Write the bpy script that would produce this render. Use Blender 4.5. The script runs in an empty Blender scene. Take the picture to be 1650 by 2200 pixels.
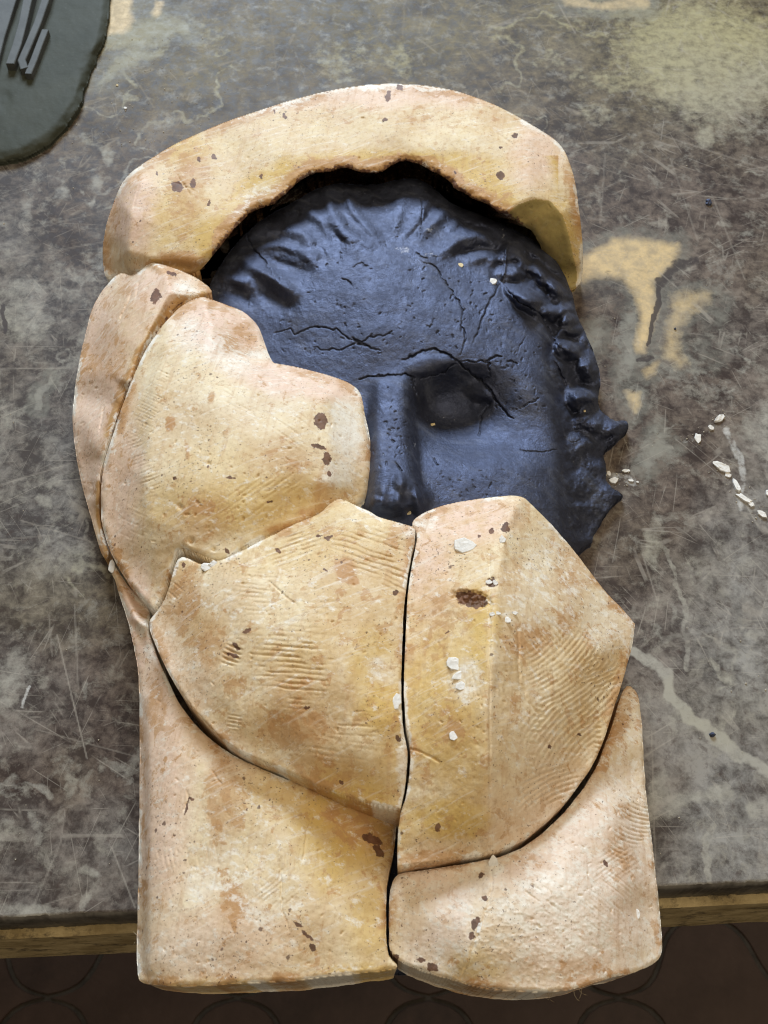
import bpy, bmesh, math, random
import numpy as np
from mathutils import Vector, Matrix
from mathutils.geometry import delaunay_2d_cdt

random.seed(7)
RNG = np.random.default_rng(7)
scene = bpy.context.scene
COL = scene.collection

# ------------------------------------------------------------------ camera
PW, PH = 1650.0, 2200.0            # size of the photograph the shapes were measured on
FPX = 2150.0                       # focal length in those pixels
TILT = math.radians(30.0)
DIST = 0.50
CAM = np.array([0.0, -DIST * math.sin(TILT), DIST * math.cos(TILT)])
cam_data = bpy.data.cameras.new('camera')
cam = bpy.data.objects.new('camera', cam_data)
COL.objects.link(cam)
cam.location = CAM
cam.rotation_euler = (TILT, 0, 0)
cam_data.sensor_fit = 'VERTICAL'
cam_data.sensor_height = 36.0
cam_data.lens = 36.0 * FPX / PH
cam_data.clip_start = 0.01
cam_data.clip_end = 50
cam_data.dof.use_dof = True
cam_data.dof.focus_distance = 0.445
cam_data.dof.aperture_fstop = 22.0
scene.camera = cam

# ------------------------------------------------------------------ world, lamps, exposure
world = bpy.data.worlds.new('World')
scene.world = world
world.use_nodes = True
bg = world.node_tree.nodes['Background']
bg.inputs['Color'].default_value = (1.0, 0.87, 0.70, 1)
bg.inputs['Strength'].default_value = 0.13


def area_lamp(name, loc, target, sx, sy, power, color):
    d = bpy.data.lights.new(name, 'AREA')
    d.shape = 'RECTANGLE'
    d.size, d.size_y = sx, sy
    d.energy = power
    d.color = color
    o = bpy.data.objects.new(name, d)
    COL.objects.link(o)
    o.location = loc
    o.rotation_euler = (Vector(target) - Vector(loc)).to_track_quat('-Z', 'Y').to_euler()
    return o


area_lamp('window_light', (-0.40, 2.8, 1.65), (0, 0, 0.03), 1.25, 1.0, 130.0, (0.70, 0.84, 1.0))
area_lamp('fill_light', (0.40, -0.25, 1.9), (0, 0, 0), 1.7, 1.7, 19.5, (1.0, 0.86, 0.64))  # added warm overhead fill, no such source in view

vs = scene.view_settings
vs.view_transform = 'Standard'
vs.look = 'None'
vs.exposure = 0.13
vs.gamma = 1.0
vs.use_curve_mapping = False
scene.render.resolution_x, scene.render.resolution_y = 768, 1024

# ------------------------------------------------------------------ measuring helpers
_ct, _st = math.cos(TILT), math.sin(TILT)


def at(u, v, z):
    """point of the scene at height z (metres) that was measured at u, v"""
    u = np.asarray(u, float); v = np.asarray(v, float); z = np.asarray(z, float)
    dx = (u - PW / 2) / FPX
    dyc = (PH / 2 - v) / FPX
    dy = dyc * _ct + _st
    dz = dyc * _st - _ct
    t = (z - CAM[2]) / dz
    return CAM[0] + t * dx, CAM[1] + t * dy, CAM[2] + t * dz


def _hash(ix, iy, seed):
    h = (ix.astype(np.int64) * 374761393 + iy.astype(np.int64) * 668265263 + seed * 974634777) & 0x7fffffff
    h = ((h ^ (h >> 13)) * 1274126177) & 0x7fffffff
    h = (h ^ (h >> 16)) & 0xffff
    return h / 65535.0


def vnoise(x, y, seed=0):
    ix = np.floor(x); iy = np.floor(y)
    fx = x - ix; fy = y - iy
    fx = fx * fx * (3 - 2 * fx); fy = fy * fy * (3 - 2 * fy)
    ix = ix.astype(np.int64); iy = iy.astype(np.int64)
    a = _hash(ix, iy, seed); b = _hash(ix + 1, iy, seed)
    c = _hash(ix, iy + 1, seed); d = _hash(ix + 1, iy + 1, seed)
    return (a + (b - a) * fx) * (1 - fy) + (c + (d - c) * fx) * fy


def fbm(x, y, seed=0, octs=4, gain=0.5):
    """about -1..1"""
    s = 0; a = 1.0; t = 0
    for k in range(octs):
        c, sn = math.cos(0.6 * k), math.sin(0.6 * k)
        s = s + a * vnoise((x * c - y * sn) * 2 ** k + 17.3 * k, (x * sn + y * c) * 2 ** k - 9.1 * k, seed + 31 * k)
        t += a; a *= gain
    return (s / t) * 2 - 1


def sstep(e0, e1, x):
    t = np.clip((x - e0) / (e1 - e0), 0, 1)
    return t * t * (3 - 2 * t)


def seg_dist(U, V, pts):
    """distance to a polyline and the fraction along it"""
    best = np.full(U.shape, 1e9); par = np.zeros(U.shape)
    n = len(pts) - 1
    for i in range(n):
        ax, ay = pts[i][:2]; bx, by = pts[i + 1][:2]
        dx, dy = bx - ax, by - ay
        L2 = dx * dx + dy * dy + 1e-9
        t = np.clip(((U - ax) * dx + (V - ay) * dy) / L2, 0, 1)
        d = np.hypot(U - ax - t * dx, V - ay - t * dy)
        m = d < best
        best = np.where(m, d, best)
        par = np.where(m, (i + t) / n, par)
    return best, par


def blob(U, V, cx, cy, rx, ry, rot=0, soft=0.3):
    c, s = math.cos(math.radians(rot)), math.sin(math.radians(rot))
    dx, dy = U - cx, V - cy
    r = np.hypot((dx * c + dy * s) / rx, (-dx * s + dy * c) / ry)
    return 1 - sstep(1 - soft, 1 + soft, r)


def inside(U, V, poly):
    res = np.zeros(U.shape, bool)
    n = len(poly)
    for i in range(n):
        x0, y0 = poly[i][:2]; x1, y1 = poly[(i + 1) % n][:2]
        if y0 == y1:
            continue
        c = ((y0 > V) != (y1 > V))
        xi = (x1 - x0) * (V - y0) / (y1 - y0) + x0
        res ^= c & (U < xi)
    return res


def chaikin(p, it=2):
    p = np.array(p, float)
    for _ in range(it):
        q = np.roll(p, -1, 0)
        a = p * 0.75 + q * 0.25; b = p * 0.25 + q * 0.75
        p = np.stack([a, b], 1).reshape(-1, p.shape[1])
    return p


def resample(p, step):
    q = np.vstack([p, p[:1]])
    L = np.r_[0, np.cumsum(np.hypot(*(q[1:, :2] - q[:-1, :2]).T))]
    n = max(8, int(L[-1] / step))
    t = np.linspace(0, L[-1], n, endpoint=False)
    return np.stack([np.interp(t, L, q[:, k]) for k in range(q.shape[1])], 1)


def gauss(a, s):
    r = int(max(1, round(3 * s)))
    k = np.exp(-0.5 * (np.arange(-r, r + 1) / s) ** 2); k /= k.sum()
    a = np.pad(a, ((r, r), (0, 0)), 'edge')
    a = sum(k[i] * a[i:i + a.shape[0] - 2 * r] for i in range(2 * r + 1))
    a = np.pad(a, ((0, 0), (r, r)), 'edge')
    a = sum(k[i] * a[:, i:i + a.shape[1] - 2 * r] for i in range(2 * r + 1))
    return a


# ------------------------------------------------------------------ object helpers
def tag(o, label=None, cat=None, group=None, kind=None):
    if label: o['label'] = label
    if cat: o['category'] = cat
    if group: o['group'] = group
    if kind: o['kind'] = kind
    return o


def link(name, me, mat=None, parent=None):
    o = bpy.data.objects.new(name, me)
    COL.objects.link(o)
    if me is not None and mat is not None and len(me.materials) == 0:
        me.materials.append(mat)
    if parent is not None:
        o.parent = parent
    return o


def empty(name, loc=(0, 0, 0)):
    o = bpy.data.objects.new(name, None)
    COL.objects.link(o)
    o.empty_display_size = 0.02
    o.location = loc
    return o


def mesh_from(name, verts, quads, tris=None, attrs=None, smooth=True, ngons=()):
    me = bpy.data.meshes.new(name)
    faces = [tuple(q) for q in quads] if not isinstance(quads, np.ndarray) else quads.tolist()
    if tris is not None:
        faces += tris if isinstance(tris, list) else tris.tolist()
    faces += [list(n) for n in ngons]
    me.from_pydata(verts.tolist() if isinstance(verts, np.ndarray) else verts, [], faces)
    if smooth:
        me.polygons.foreach_set('use_smooth', np.ones(len(me.polygons), bool))
    for k, a in (attrs or {}).items():
        at_ = me.attributes.new(k, 'FLOAT', 'POINT')
        at_.data.foreach_set('value', np.ascontiguousarray(a, dtype=np.float32))
    me.update()
    return me


def set_origin(o, loc):
    """move a mesh object's origin to loc without moving the mesh"""
    o.data.transform(Matrix.Translation(-Vector(loc)))
    o.location = loc


# ------------------------------------------------------------------ material helpers
class NT:
    def __init__(self, name):
        self.m = bpy.data.materials.new(name)
        self.m.use_nodes = True
        self.t = self.m.node_tree
        self.b = self.t.nodes['Principled BSDF']
        self.co = self.new('ShaderNodeTexCoord').outputs['Object']

    def new(self, k): return self.t.nodes.new(k)

    def put(self, sock, val):
        if isinstance(val, bpy.types.NodeSocket):
            self.t.links.new(val, sock)
        elif isinstance(val, tuple) and len(val) == 3 and sock.type == 'RGBA':
            sock.default_value = (*val, 1)
        else:
            sock.default_value = val

    def math(self, op, a, b=0.0, c=None, clamp=False):
        n = self.new('ShaderNodeMath'); n.operation = op; n.use_clamp = clamp
        self.put(n.inputs[0], a); self.put(n.inputs[1], b)
        if c is not None: self.put(n.inputs[2], c)
        return n.outputs[0]

    def mix(self, f, a, b, mode='MIX'):
        n = self.new('ShaderNodeMix'); n.data_type = 'RGBA'; n.blend_type = mode
        self.put(n.inputs[0], f); self.put(n.inputs[6], a); self.put(n.inputs[7], b)
        return n.outputs[2]

    def attr(self, name):
        n = self.new('ShaderNodeAttribute'); n.attribute_name = name
        return n.outputs['Fac']

    def mapping(self, rot=(0, 0, 0), scale=(1, 1, 1), loc=(0, 0, 0), vec=None):
        n = self.new('ShaderNodeMapping')
        self.put(n.inputs['Vector'], vec or self.co)
        n.inputs['Rotation'].default_value = rot; n.inputs['Scale'].default_value = scale
        n.inputs['Location'].default_value = loc
        return n.outputs[0]

    def streaks(self, ang, scale, loc=(0, 0, 0)):
        return self.mapping(scale=scale, vec=self.mapping(rot=(0, 0, ang), loc=loc))

    def noise(self, scale, detail=4, rough=0.55, vec=None, dist=0.0):
        n = self.new('ShaderNodeTexNoise')
        self.put(n.inputs['Vector'], vec or self.co)
        n.inputs['Scale'].default_value = scale; n.inputs['Detail'].default_value = detail
        n.inputs['Roughness'].default_value = rough; n.inputs['Distortion'].default_value = dist
        return n.outputs['Fac']

    def voro(self, scale, vec=None, feature='F1', out='Distance', rnd=1.0):
        n = self.new('ShaderNodeTexVoronoi'); n.feature = feature
        self.put(n.inputs['Vector'], vec or self.co)
        n.inputs['Scale'].default_value = scale; n.inputs['Randomness'].default_value = rnd
        return n.outputs[out]

    def ramp(self, x, lo, hi, clampv=(0, 1)):
        n = self.new('ShaderNodeMapRange'); n.clamp = True
        self.put(n.inputs[0], x); self.put(n.inputs[1], lo); self.put(n.inputs[2], hi)
        n.inputs[3].default_value, n.inputs[4].default_value = clampv
        return n.outputs[0]

    def bump(self, h, strength, dist, normal=None):
        n = self.new('ShaderNodeBump')
        n.inputs['Strength'].default_value = strength; n.inputs['Distance'].default_value = dist
        self.put(n.inputs['Height'], h)
        if normal is not None: self.put(n.inputs['Normal'], normal)
        return n.outputs[0]

    def done(self, color, rough, normal=None, spec=0.5):
        self.put(self.b.inputs['Base Color'], color)
        self.put(self.b.inputs['Roughness'], rough)
        self.b.inputs['Specular IOR Level'].default_value = spec
        if normal is not None: self.put(self.b.inputs['Normal'], normal)
        return self.m


def plaster_material():
    n = NT('aged_plaster')
    cream = (0.67, 0.505, 0.30); pale = (0.83, 0.71, 0.50); pink = (0.78, 0.575, 0.455)
    yel = (0.66, 0.455, 0.145); org = (0.50, 0.275, 0.115); brn = (0.085, 0.036, 0.026); wht = (0.86, 0.82, 0.73)
    big = n.noise(30, 6, 0.64)
    fine = n.noise(210, 7, 0.68)
    f0 = n.math('SUBTRACT', fine, 0.5)
    jit = n.math('MULTIPLY', f0, 1.3)
    col = n.mix(n.ramp(big, 0.40, 0.60), cream, pale)
    col = n.mix(n.ramp(n.math('ADD', n.attr('pnk'), jit), 0.10, 0.9, (0, .95)), col, pink)
    col = n.mix(n.ramp(n.math('ADD', n.attr('yel'), jit), 0.08, 0.85, (0, .92)), col, yel)
    # soft chalk bloom and painted-in facet light, then a broken chalk film
    col = n.mix(n.ramp(n.math('ADD', n.attr('wht'), jit), 0.15, 1.2, (0, .8)), col, wht)
    # soft tan soaking
    col = n.mix(n.ramp(n.math('ADD', n.attr('org'), jit), 0.10, 1.0, (0, .66)), col, org)
    # worn wash: small islands with uneven edges, in places only
    na = n.noise(150, 8, 0.68, dist=0.4)
    thr = n.math('MULTIPLY_ADD', n.attr('org'), -0.17, 0.60)
    isl = n.ramp(n.math('SUBTRACT', na, thr), 0.0, 0.035)
    col = n.mix(n.math('MULTIPLY', isl, n.ramp(big, .4, .6, (.78, .35))), col, org)
    nb = n.noise(190, 8, 0.72, vec=n.streaks(0.3, (1, 1.6, 1), (3, 1, 2)))
    thw = n.math('MULTIPLY_ADD', n.attr('wht'), -0.16, 0.59)
    isw = n.ramp(n.math('SUBTRACT', nb, thw), 0.0, 0.09)
    col = n.mix(n.math('MULTIPLY', isw, 0.7), col, wht)
    # brush and rasp streaks in two directions
    st = n.noise(75, 6, 0.66, vec=n.streaks(0.12, (5, 0.5, 1)))
    col = n.mix(n.ramp(st, 0.53, 0.68, (0, 0.32)), col, org)
    st2 = n.noise(95, 5, 0.66, vec=n.streaks(1.15, (6, 0.5, 1), (4, 2, 1)))
    col = n.mix(n.ramp(st2, 0.54, 0.68, (0, 0.40)), col, wht)
    # olive tone over the cut end
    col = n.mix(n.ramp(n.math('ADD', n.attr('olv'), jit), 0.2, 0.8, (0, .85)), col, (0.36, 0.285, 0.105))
    # fine dirt and tiny specks
    fn = n.noise(560, 6, 0.70)
    col = n.mix(n.ramp(fn, 0.54, 0.68, (0, 0.45)), col, (0.34, 0.19, 0.09))
    dens = n.ramp(n.noise(36, 3, 0.5, vec=n.mapping(loc=(5, 5, 5))), 0.42, 0.62)
    sk = n.ramp(n.math('MULTIPLY_ADD', dens, 0.07, n.noise(900, 3, 0.6)), 0.700, 0.73)
    col = n.mix(n.math('MULTIPLY', sk, .8), col, brn)
    # small spots, of random size and ragged outline
    vn = n.new('ShaderNodeTexVoronoi'); n.put(vn.inputs['Vector'], n.co); vn.inputs['Scale'].default_value = 300
    sepn = n.new('ShaderNodeSeparateColor'); n.put(sepn.inputs[0], vn.outputs['Color'])
    lim = n.ramp(sepn.outputs[0], 0.76, 1.0, (-0.02, 0.27))
    spot = n.ramp(n.math('SUBTRACT', n.math('MULTIPLY', lim, dens), n.math('MULTIPLY_ADD', n.math('SUBTRACT', fn, 0.5), 0.9, vn.outputs['Distance'])), -0.03, 0.06)
    col = n.mix(n.math('MULTIPLY', spot, 0.75), col, brn)
    # placed stains
    ed = n.math('MULTIPLY_ADD', n.math('SUBTRACT', n.noise(430, 6, 0.70), 0.5), 2.0, n.attr('drk'))
    col = n.mix(n.ramp(ed, 0.42, 0.64, (0, 0.9)), col, n.mix(n.ramp(fine, .42, .58), brn, (0.16, 0.072, 0.045)))
    h = n.math('MULTIPLY_ADD', n.noise(330, 7, 0.68), 0.8, n.math('MULTIPLY', st, 0.5))
    nm = n.bump(h, 0.5, 0.0007)
    rg = n.ramp(big, 0.4, 0.6, (0.54, 0.74))
    return n.done(col, rg, nm, 0.26)


def dark_clay_material():
    n = NT('black_clay')
    fine = n.noise(420, 8, 0.70)
    mid = n.noise(85, 7, 0.68)
    col = n.mix(n.ramp(mid, 0.42, 0.58), (0.013, 0.013, 0.015), (0.021, 0.0215, 0.025))
    col = n.mix(n.ramp(fine, 0.53, 0.64, (0, 0.8)), col, (0.008, 0.008, 0.009))
    # dry dusty smears
    ds = n.noise(60, 8, 0.74, vec=n.streaks(0.5, (1, 2.2, 1)))
    col = n.mix(n.ramp(ds, 0.51, 0.66, (0, 0.34)), col, (0.13, 0.135, 0.150))
    sk = n.ramp(n.noise(800, 3, 0.6), 0.70, 0.73)
    col = n.mix(n.math('MULTIPLY', sk, .6), col, (0.35, 0.35, 0.36))
    ed = n.math('MULTIPLY_ADD', n.math('SUBTRACT', fine, 0.5), 2.2, n.attr('wht'))
    col = n.mix(n.ramp(ed, 0.45, 0.75, (0, 0.7)), col, (0.5, 0.5, 0.5))
    nm = n.bump(n.noise(500, 8, 0.72), 0.6, 0.0008)
    nm = n.bump(mid, 0.35, 0.002, nm)
    n.b.inputs['Specular Tint'].default_value = (0.52, 0.61, 1.0, 1)
    n.b.inputs['IOR'].default_value = 1.74
    return n.done(col, n.ramp(n.math('MULTIPLY_ADD', mid, .6, n.math('MULTIPLY', fine, .4)), 0.42, 0.58, (0.46, 0.68)), nm, 0.74)


def grey_clay_material():
    n = NT('grey_clay')
    col = n.mix(n.ramp(n.noise(45, 5, 0.6), 0.3, 0.7), (0.040, 0.044, 0.031), (0.056, 0.060, 0.044))
    col = n.mix(n.ramp(n.noise(500, 4, 0.6), 0.62, 0.8, (0, 0.5)), col, (0.14, 0.14, 0.12))
    nm = n.bump(n.noise(420, 5, 0.6), 0.4, 0.0004)
    return n.done(col, 0.7, nm, 0.2)


def marble_material():
    n = NT('worn_marble')
    big = n.noise(30, 8, 0.70, dist=0.5)
    mid = n.noise(135, 9, 0.74, dist=0.3)
    b = n.math('ADD', n.math('MULTIPLY_ADD', mid, 0.6, n.math('MULTIPLY', big, 0.4)), n.attr('val'))
    brown = n.mix(n.ramp(b, 0.43, 0.60), (0.042, 0.029, 0.024), (0.185, 0.146, 0.118))
    grey = n.mix(n.ramp(b, 0.41, 0.60), (0.070, 0.062, 0.058), (0.30, 0.290, 0.270))
    olive = n.mix(n.ramp(b, 0.43, 0.60), (0.055, 0.040, 0.021), (0.205, 0.168, 0.092))
    col = n.mix(n.attr('gry'), brown, grey)
    col = n.mix(n.attr('olv'), col, olive)
    # mauve brown grains between the pale ones
    gr = n.noise(230, 8, 0.74, vec=n.mapping(loc=(7, 2, 0)))
    col = n.mix(n.ramp(gr, 0.52, 0.64, (0, 0.55)), col, (0.062, 0.042, 0.036))
    # small pale clouds everywhere
    cl = n.noise(78, 9, 0.76, vec=n.mapping(loc=(1.3, 4.1, 0)), dist=0.3)
    col = n.mix(n.ramp(cl, 0.53, 0.66, (0, 0.62)), col, (0.31, 0.29, 0.245))
    # placed clouds, veins and stains
    jit = n.math('MULTIPLY', n.math('SUBTRACT', n.noise(150, 9, 0.74), 0.5), 2.2)
    jit2 = n.math('MULTIPLY', jit, 0.5)
    def placed(name, lo, hi, c, amt, j=None):
        nonlocal col
        f = n.ramp(n.math('ADD', n.attr(name), jit if j is None else j), lo, hi, (0, amt))
        col = n.mix(f, col, c)
    placed('pal', 0.40, 1.10, n.mix(n.attr('olv'), (0.37, 0.355, 0.31), (0.42, 0.375, 0.20)), 0.85)
    placed('grn', 0.40, 1.00, (0.205, 0.200, 0.170), 0.6)
    placed('crm', 0.20, 1.05, n.mix(n.ramp(mid, .42, .6), (0.68, 0.51, 0.27), (0.50, 0.39, 0.235)), 0.9, jit2)
    placed('drk', 0.40, 0.80, (0.055, 0.043, 0.040), 0.9)
    placed('chk', 0.36, 0.95, (0.62, 0.62, 0.60), 0.8)
    # scratches in many directions
    tot = None
    for i, (ang, sc, wd) in enumerate(((0.30, 70, .0030), (1.05, 60, .0030), (1.60, 80, .0030), (2.05, 55, .0030), (2.50, 90, .0025), (2.90, 75, .0025))):
        f = n.noise(sc, 1, 0.5, vec=n.streaks(ang, (1.0, 0.06, 1), (i * 1.7, i * 0.3, i * 2.1)))
        line = n.ramp(n.math('ABSOLUTE', n.math('SUBTRACT', f, 0.5)), wd * .6, wd * 2.6, (1, 0))
        gate = n.ramp(n.noise(42, 3, 0.6, vec=n.mapping(loc=(i * 3.3, 2, i))), 0.52, 0.60)
        line = n.math('MULTIPLY', line, gate)
        tot = line if tot is None else n.math('MAXIMUM', tot, line)
    tot = n.math('MAXIMUM', n.math('MULTIPLY', tot, .55), n.attr('scr'))
    col = n.mix(n.math('MULTIPLY', tot, 0.55), col, (0.46, 0.42, 0.36))
    nm = n.bump(n.noise(260, 6, 0.66), 0.3, 0.0003)
    rg = n.math('ADD', n.ramp(mid, 0.4, 0.6, (0.50, 0.66)), n.math('MULTIPLY', tot, 0.2))
    return n.done(col, rg, nm, 0.16)


def simple_material(name, c0, c1, scale, rough, bump=0.3, bscale=400, bd=0.0004, spec=0.4):
    n = NT(name)
    col = n.mix(n.ramp(n.noise(scale, 6, 0.65), 0.42, 0.58), c0, c1)
    nm = n.bump(n.noise(bscale, 5, 0.6), bump, bd)
    return n.done(col, rough, nm, spec)


def rail_material():
    n = NT('stained_rail')
    a = n.noise(55, 7, 0.68, vec=n.mapping(scale=(1, 1, 1.6)))
    col = n.mix(n.ramp(a, 0.36, 0.6), (0.30, 0.215, 0.095), (0.56, 0.43, 0.22))
    col = n.mix(n.ramp(n.noise(120, 7, 0.7), 0.52, 0.64, (0, 0.8)), col, (0.07, 0.05, 0.03))
    nm = n.bump(n.noise(300, 5, 0.65), 0.5, 0.0006)
    return n.done(col, 0.7, nm, 0.3)


def tile_material():
    n = NT('terracotta')
    info = n.new('ShaderNodeObjectInfo').outputs['Random']
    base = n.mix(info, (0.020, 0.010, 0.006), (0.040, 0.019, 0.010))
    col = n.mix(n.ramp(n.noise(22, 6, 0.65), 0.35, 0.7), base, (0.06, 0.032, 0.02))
    nm = n.bump(n.noise(150, 5, 0.6), 0.4, 0.001)
    return n.done(col, 0.6, nm, 0.35)


M_PLASTER = plaster_material()
M_CLAY = dark_clay_material()
M_GREY = grey_clay_material()
M_STRIP = simple_material('pale_grey_clay', (0.066, 0.069, 0.066), (0.085, 0.089, 0.086), 60, 0.7, 0.4, 420)
M_MARBLE = marble_material()
M_RAIL = rail_material()
M_TILE = tile_material()
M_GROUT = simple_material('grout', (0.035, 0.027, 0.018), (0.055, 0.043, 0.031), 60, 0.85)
M_FLECK = simple_material('white_plaster', (0.72, 0.70, 0.66), (0.82, 0.80, 0.76), 500, 0.75, 0.6, 900)
M_CREAMBIT = simple_material('cream_plaster', (0.62, 0.48, 0.24), (0.72, 0.60, 0.36), 500, 0.7, 0.5, 900)
M_GRIT = simple_material('grit', (0.50, 0.45, 0.36), (0.66, 0.60, 0.48), 700, 0.8)
M_FIBRE = simple_material('fibre', (0.42, 0.32, 0.19), (0.6, 0.5, 0.34), 300, 0.7)
M_SLABEDGE = simple_material('marble_edge', (0.06, 0.052, 0.043), (0.13, 0.118, 0.10), 70, 0.5)

# ------------------------------------------------------------------ floor (terracotta, ogee tiles)
FZ = -0.76
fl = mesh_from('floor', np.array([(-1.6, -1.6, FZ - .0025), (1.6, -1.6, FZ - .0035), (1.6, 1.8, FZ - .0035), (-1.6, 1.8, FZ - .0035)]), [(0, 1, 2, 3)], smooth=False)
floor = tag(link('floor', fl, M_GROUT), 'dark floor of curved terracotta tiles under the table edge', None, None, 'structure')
TW, TH = 0.205, 0.165


def ogee(n=12):
    A = np.array([TW / 2, 0.0]); B = np.array([0.0, TH / 2])
    t = np.linspace(0, 1, n, endpoint=False)
    d = B - A; nn = np.array([d[1], -d[0]]) * -1
    nn = np.array([TH / 2, TW / 2]); nn = nn / np.linalg.norm(nn)
    q1 = A + t[:, None] * d - 0.0115 * np.sin(2 * np.pi * t)[:, None] * nn
    q2 = np.stack([-q1[::-1, 0], q1[::-1, 1]], 1)
    q2 = np.vstack([[0, TH / 2], q2[:-1]])
    q3 = -q1; q4 = -q2
    return np.vstack([q1, q2, q3, q4])


og = ogee()
og_in = og * (1 - 0.0026 / (0.5 * np.hypot(og[:, 0], og[:, 1]) + 0.04))[:, None]
og_top = og_in * 0.985
kt = len(og)
tv = [(x, y, 0) for x, y in og_in] + [(x, y, 0.008) for x, y in og_in] + [(x, y, 0.010) for x, y in og_top]
tq = [(r * kt + i, r * kt + (i + 1) % kt, (r + 1) * kt + (i + 1) % kt, (r + 1) * kt + i) for r in (0, 1) for i in range(kt)]
tile_me = mesh_from('tile', np.array(tv), tq, ngons=[list(range(2 * kt, 3 * kt))], smooth=False)
fx0, fy0, _ = at(101, 2143, FZ)
for j in range(-5, 9):
    for i in range(-5, 6):
        x = float(fx0) + i * TW + (TW / 2 if j % 2 else 0)
        y = float(fy0) - TH / 2 + j * TH / 2
        if -0.95 < y < 0.12 and abs(x) < 0.85:
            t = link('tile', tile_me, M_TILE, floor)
            t.location = (x, y, FZ - 0.011 + random.uniform(-.0006, .0006))
            t.rotation_euler = (random.uniform(-.004, .004), random.uniform(-.004, .004), random.uniform(-.006, .006))

# ------------------------------------------------------------------ marble table
def edge_v(u):
    return 1966 + (1888 - 1966) * (u / 1650.0)


us = np.r_[np.linspace(-900, -60, 16), np.arange(-50, 1701, 2.7), np.linspace(1720, 2600, 16)]
vt = np.r_[np.linspace(-700, -40, 14), np.arange(-32, 1900, 2.7)]
U, Vn = np.meshgrid(us, np.r_[vt, np.arange(1903, 1967, 2.7), 1966.0])
# rows are sheared so that the last one follows the front edge of the slab
V = Vn + (edge_v(U) - 1966) * sstep(1500, 1966, Vn)
wu = U + 26 * fbm(U / 60, V / 60, 3, 4); wv = V + 26 * fbm(U / 60, V / 60, 9, 4)
wu2 = U + 10 * fbm(U / 25, V / 25, 13, 4); wv2 = V + 10 * fbm(U / 25, V / 25, 19, 4)
Zr = np.zeros(U.shape)
gry = sstep(1150, 1500, wu * 0.85 + (wv - 1100) * 0.30) * 0.9  # greyer to the lower right: surface sheen put into the colour
gry = np.maximum(gry, 0.55 * blob(wu, wv, 60, 1000, 180, 500, 0, 0.6))
gry = np.maximum(gry, 0.5 * blob(wu, wv, 60, 1950, 380, 200, 0, 0.6))
gry = np.clip(gry + 0.45 * fbm(wu / 120, wv / 120, 5), 0, 1)
val = 0.07 * fbm(wu / 75, wv / 75, 15, 4, .6) + 0.03 * sstep(1250, 1500, U) * sstep(1100, 1400, V) - 0.02 * blob(U, V, 100, 800, 300, 700, 0, .5)  # the lift at lower right paints in the same sheen
olv = np.clip(0.85 * (1 - sstep(60, 420, wv)) + 0.3 * fbm(wu / 150, wv / 150, 23), 0, 1)
olv = np.maximum(olv, 0.45 * blob(wu, wv, 130, 1290, 260, 90, 0, .6))
pal = Zr.copy(); crm = Zr.copy(); grn = Zr.copy(); dkm = Zr.copy(); chk = Zr.copy(); scr = Zr.copy()
for b in ((60, 690, 75, 45, 0, .8), (60, 625, 60, 32, 0, .7), (150, 640, 60, 20, 30, .5), (100, 1030, 60, 22, 0, .6), (95, 1085, 14, 20, 0, .8),
          (30, 900, 40, 14, -40, .7), (25, 1450, 60, 45, -30, .75), (15, 1500, 20, 60, 0, .6), (85, 1690, 40, 10, 30, .8), (145, 1690, 12, 30, 0, .7),
          (185, 1870, 30, 16, 0, .9), (60, 1955, 90, 22, 0, .9), (180, 1930, 14, 30, 0, .7), (15, 1790, 40, 30, 0, .6), (75, 1770, 14, 16, 0, .7), (170, 1490, 12, 30, 0, .6),
          (290, 80, 110, 30, -10, .9), (345, 60, 50, 25, 0, .8), (300, 125, 70, 14, -25, .9), (290, 105, 50, 14, 10, .7), (235, 170, 40, 8, -30, .7),
          (420, 70, 70, 40, 0, .5), (720, 140, 40, 40, 0, .6), (750, 110, 120, 40, 0, .45), (860, 130, 40, 50, 0, .65), (200, 310, 25, 14, 0, .6), (225, 330, 16, 16, 0, .8),
          (125, 420, 25, 20, 0, .7), (50, 450, 20, 60, 0, .6), (210, 400, 20, 30, 0, .7),
          (1500, 110, 190, 120, 10, .8), (1420, 30, 160, 20, 0, .8), (1260, 50, 80, 40, 0, .4), (1310, 170, 60, 30, 0, .7), (1560, 250, 120, 60, 0, .6), (1280, 240, 50, 20, 40, .6),
          (1520, 290, 30, 30, 0, .9), (1400, 140, 40, 30, 0, .6), (1270, 735, 26, 22, 0, .9), (1350, 720, 18, 60, 10, .8), (1340, 790, 20, 40, 0, .8), (1360, 860, 20, 40, 0, .7),
          (1400, 960, 30, 50, 20, .8), (1440, 980, 30, 30, 0, .7), (1480, 800, 100, 60, 40, .5), (1560, 850, 40, 60, 0, .5), (1640, 930, 50, 60, 0, .8),
          (1420, 1700, 20, 50, 0, .9), (1440, 1730, 60, 40, 0, .7), (1530, 1715, 50, 26, 0, .9), (1630, 1725, 30, 30, 0, .8), (1440, 1310, 10, 30, 0, .7), (1560, 1440, 25, 20, 30, .8),
          (1330, 1350, 20, 30, 0, .5), (1500, 1350, 60, 60, 0, .35), (1610, 1220, 40, 30, 0, .6), (1580, 1640, 60, 20, 0, .5), (1440, 1870, 60, 30, 0, .4), (1600, 1860, 60, 40, 0, .4), (1410, 1160, 25, 60, 0, .7), (1490, 1130, 30, 30, 0, .5)):
    pal = np.maximum(pal, b[5] * blob(wu, wv, *b[:5], soft=0.6))
pal = np.maximum(pal, 0.95 * blob(wu, wv, 1520, 130, 210, 140, 10, .5))
fl_ = np.abs(fbm(wu / 210, wv / 160, 43, 4, .55))
pal = np.maximum(pal, 0.75 * (1 - sstep(0.0, 0.07, fl_)) * sstep(-.1, .35, fbm(wu / 240, wv / 240, 47, 2)))
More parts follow.
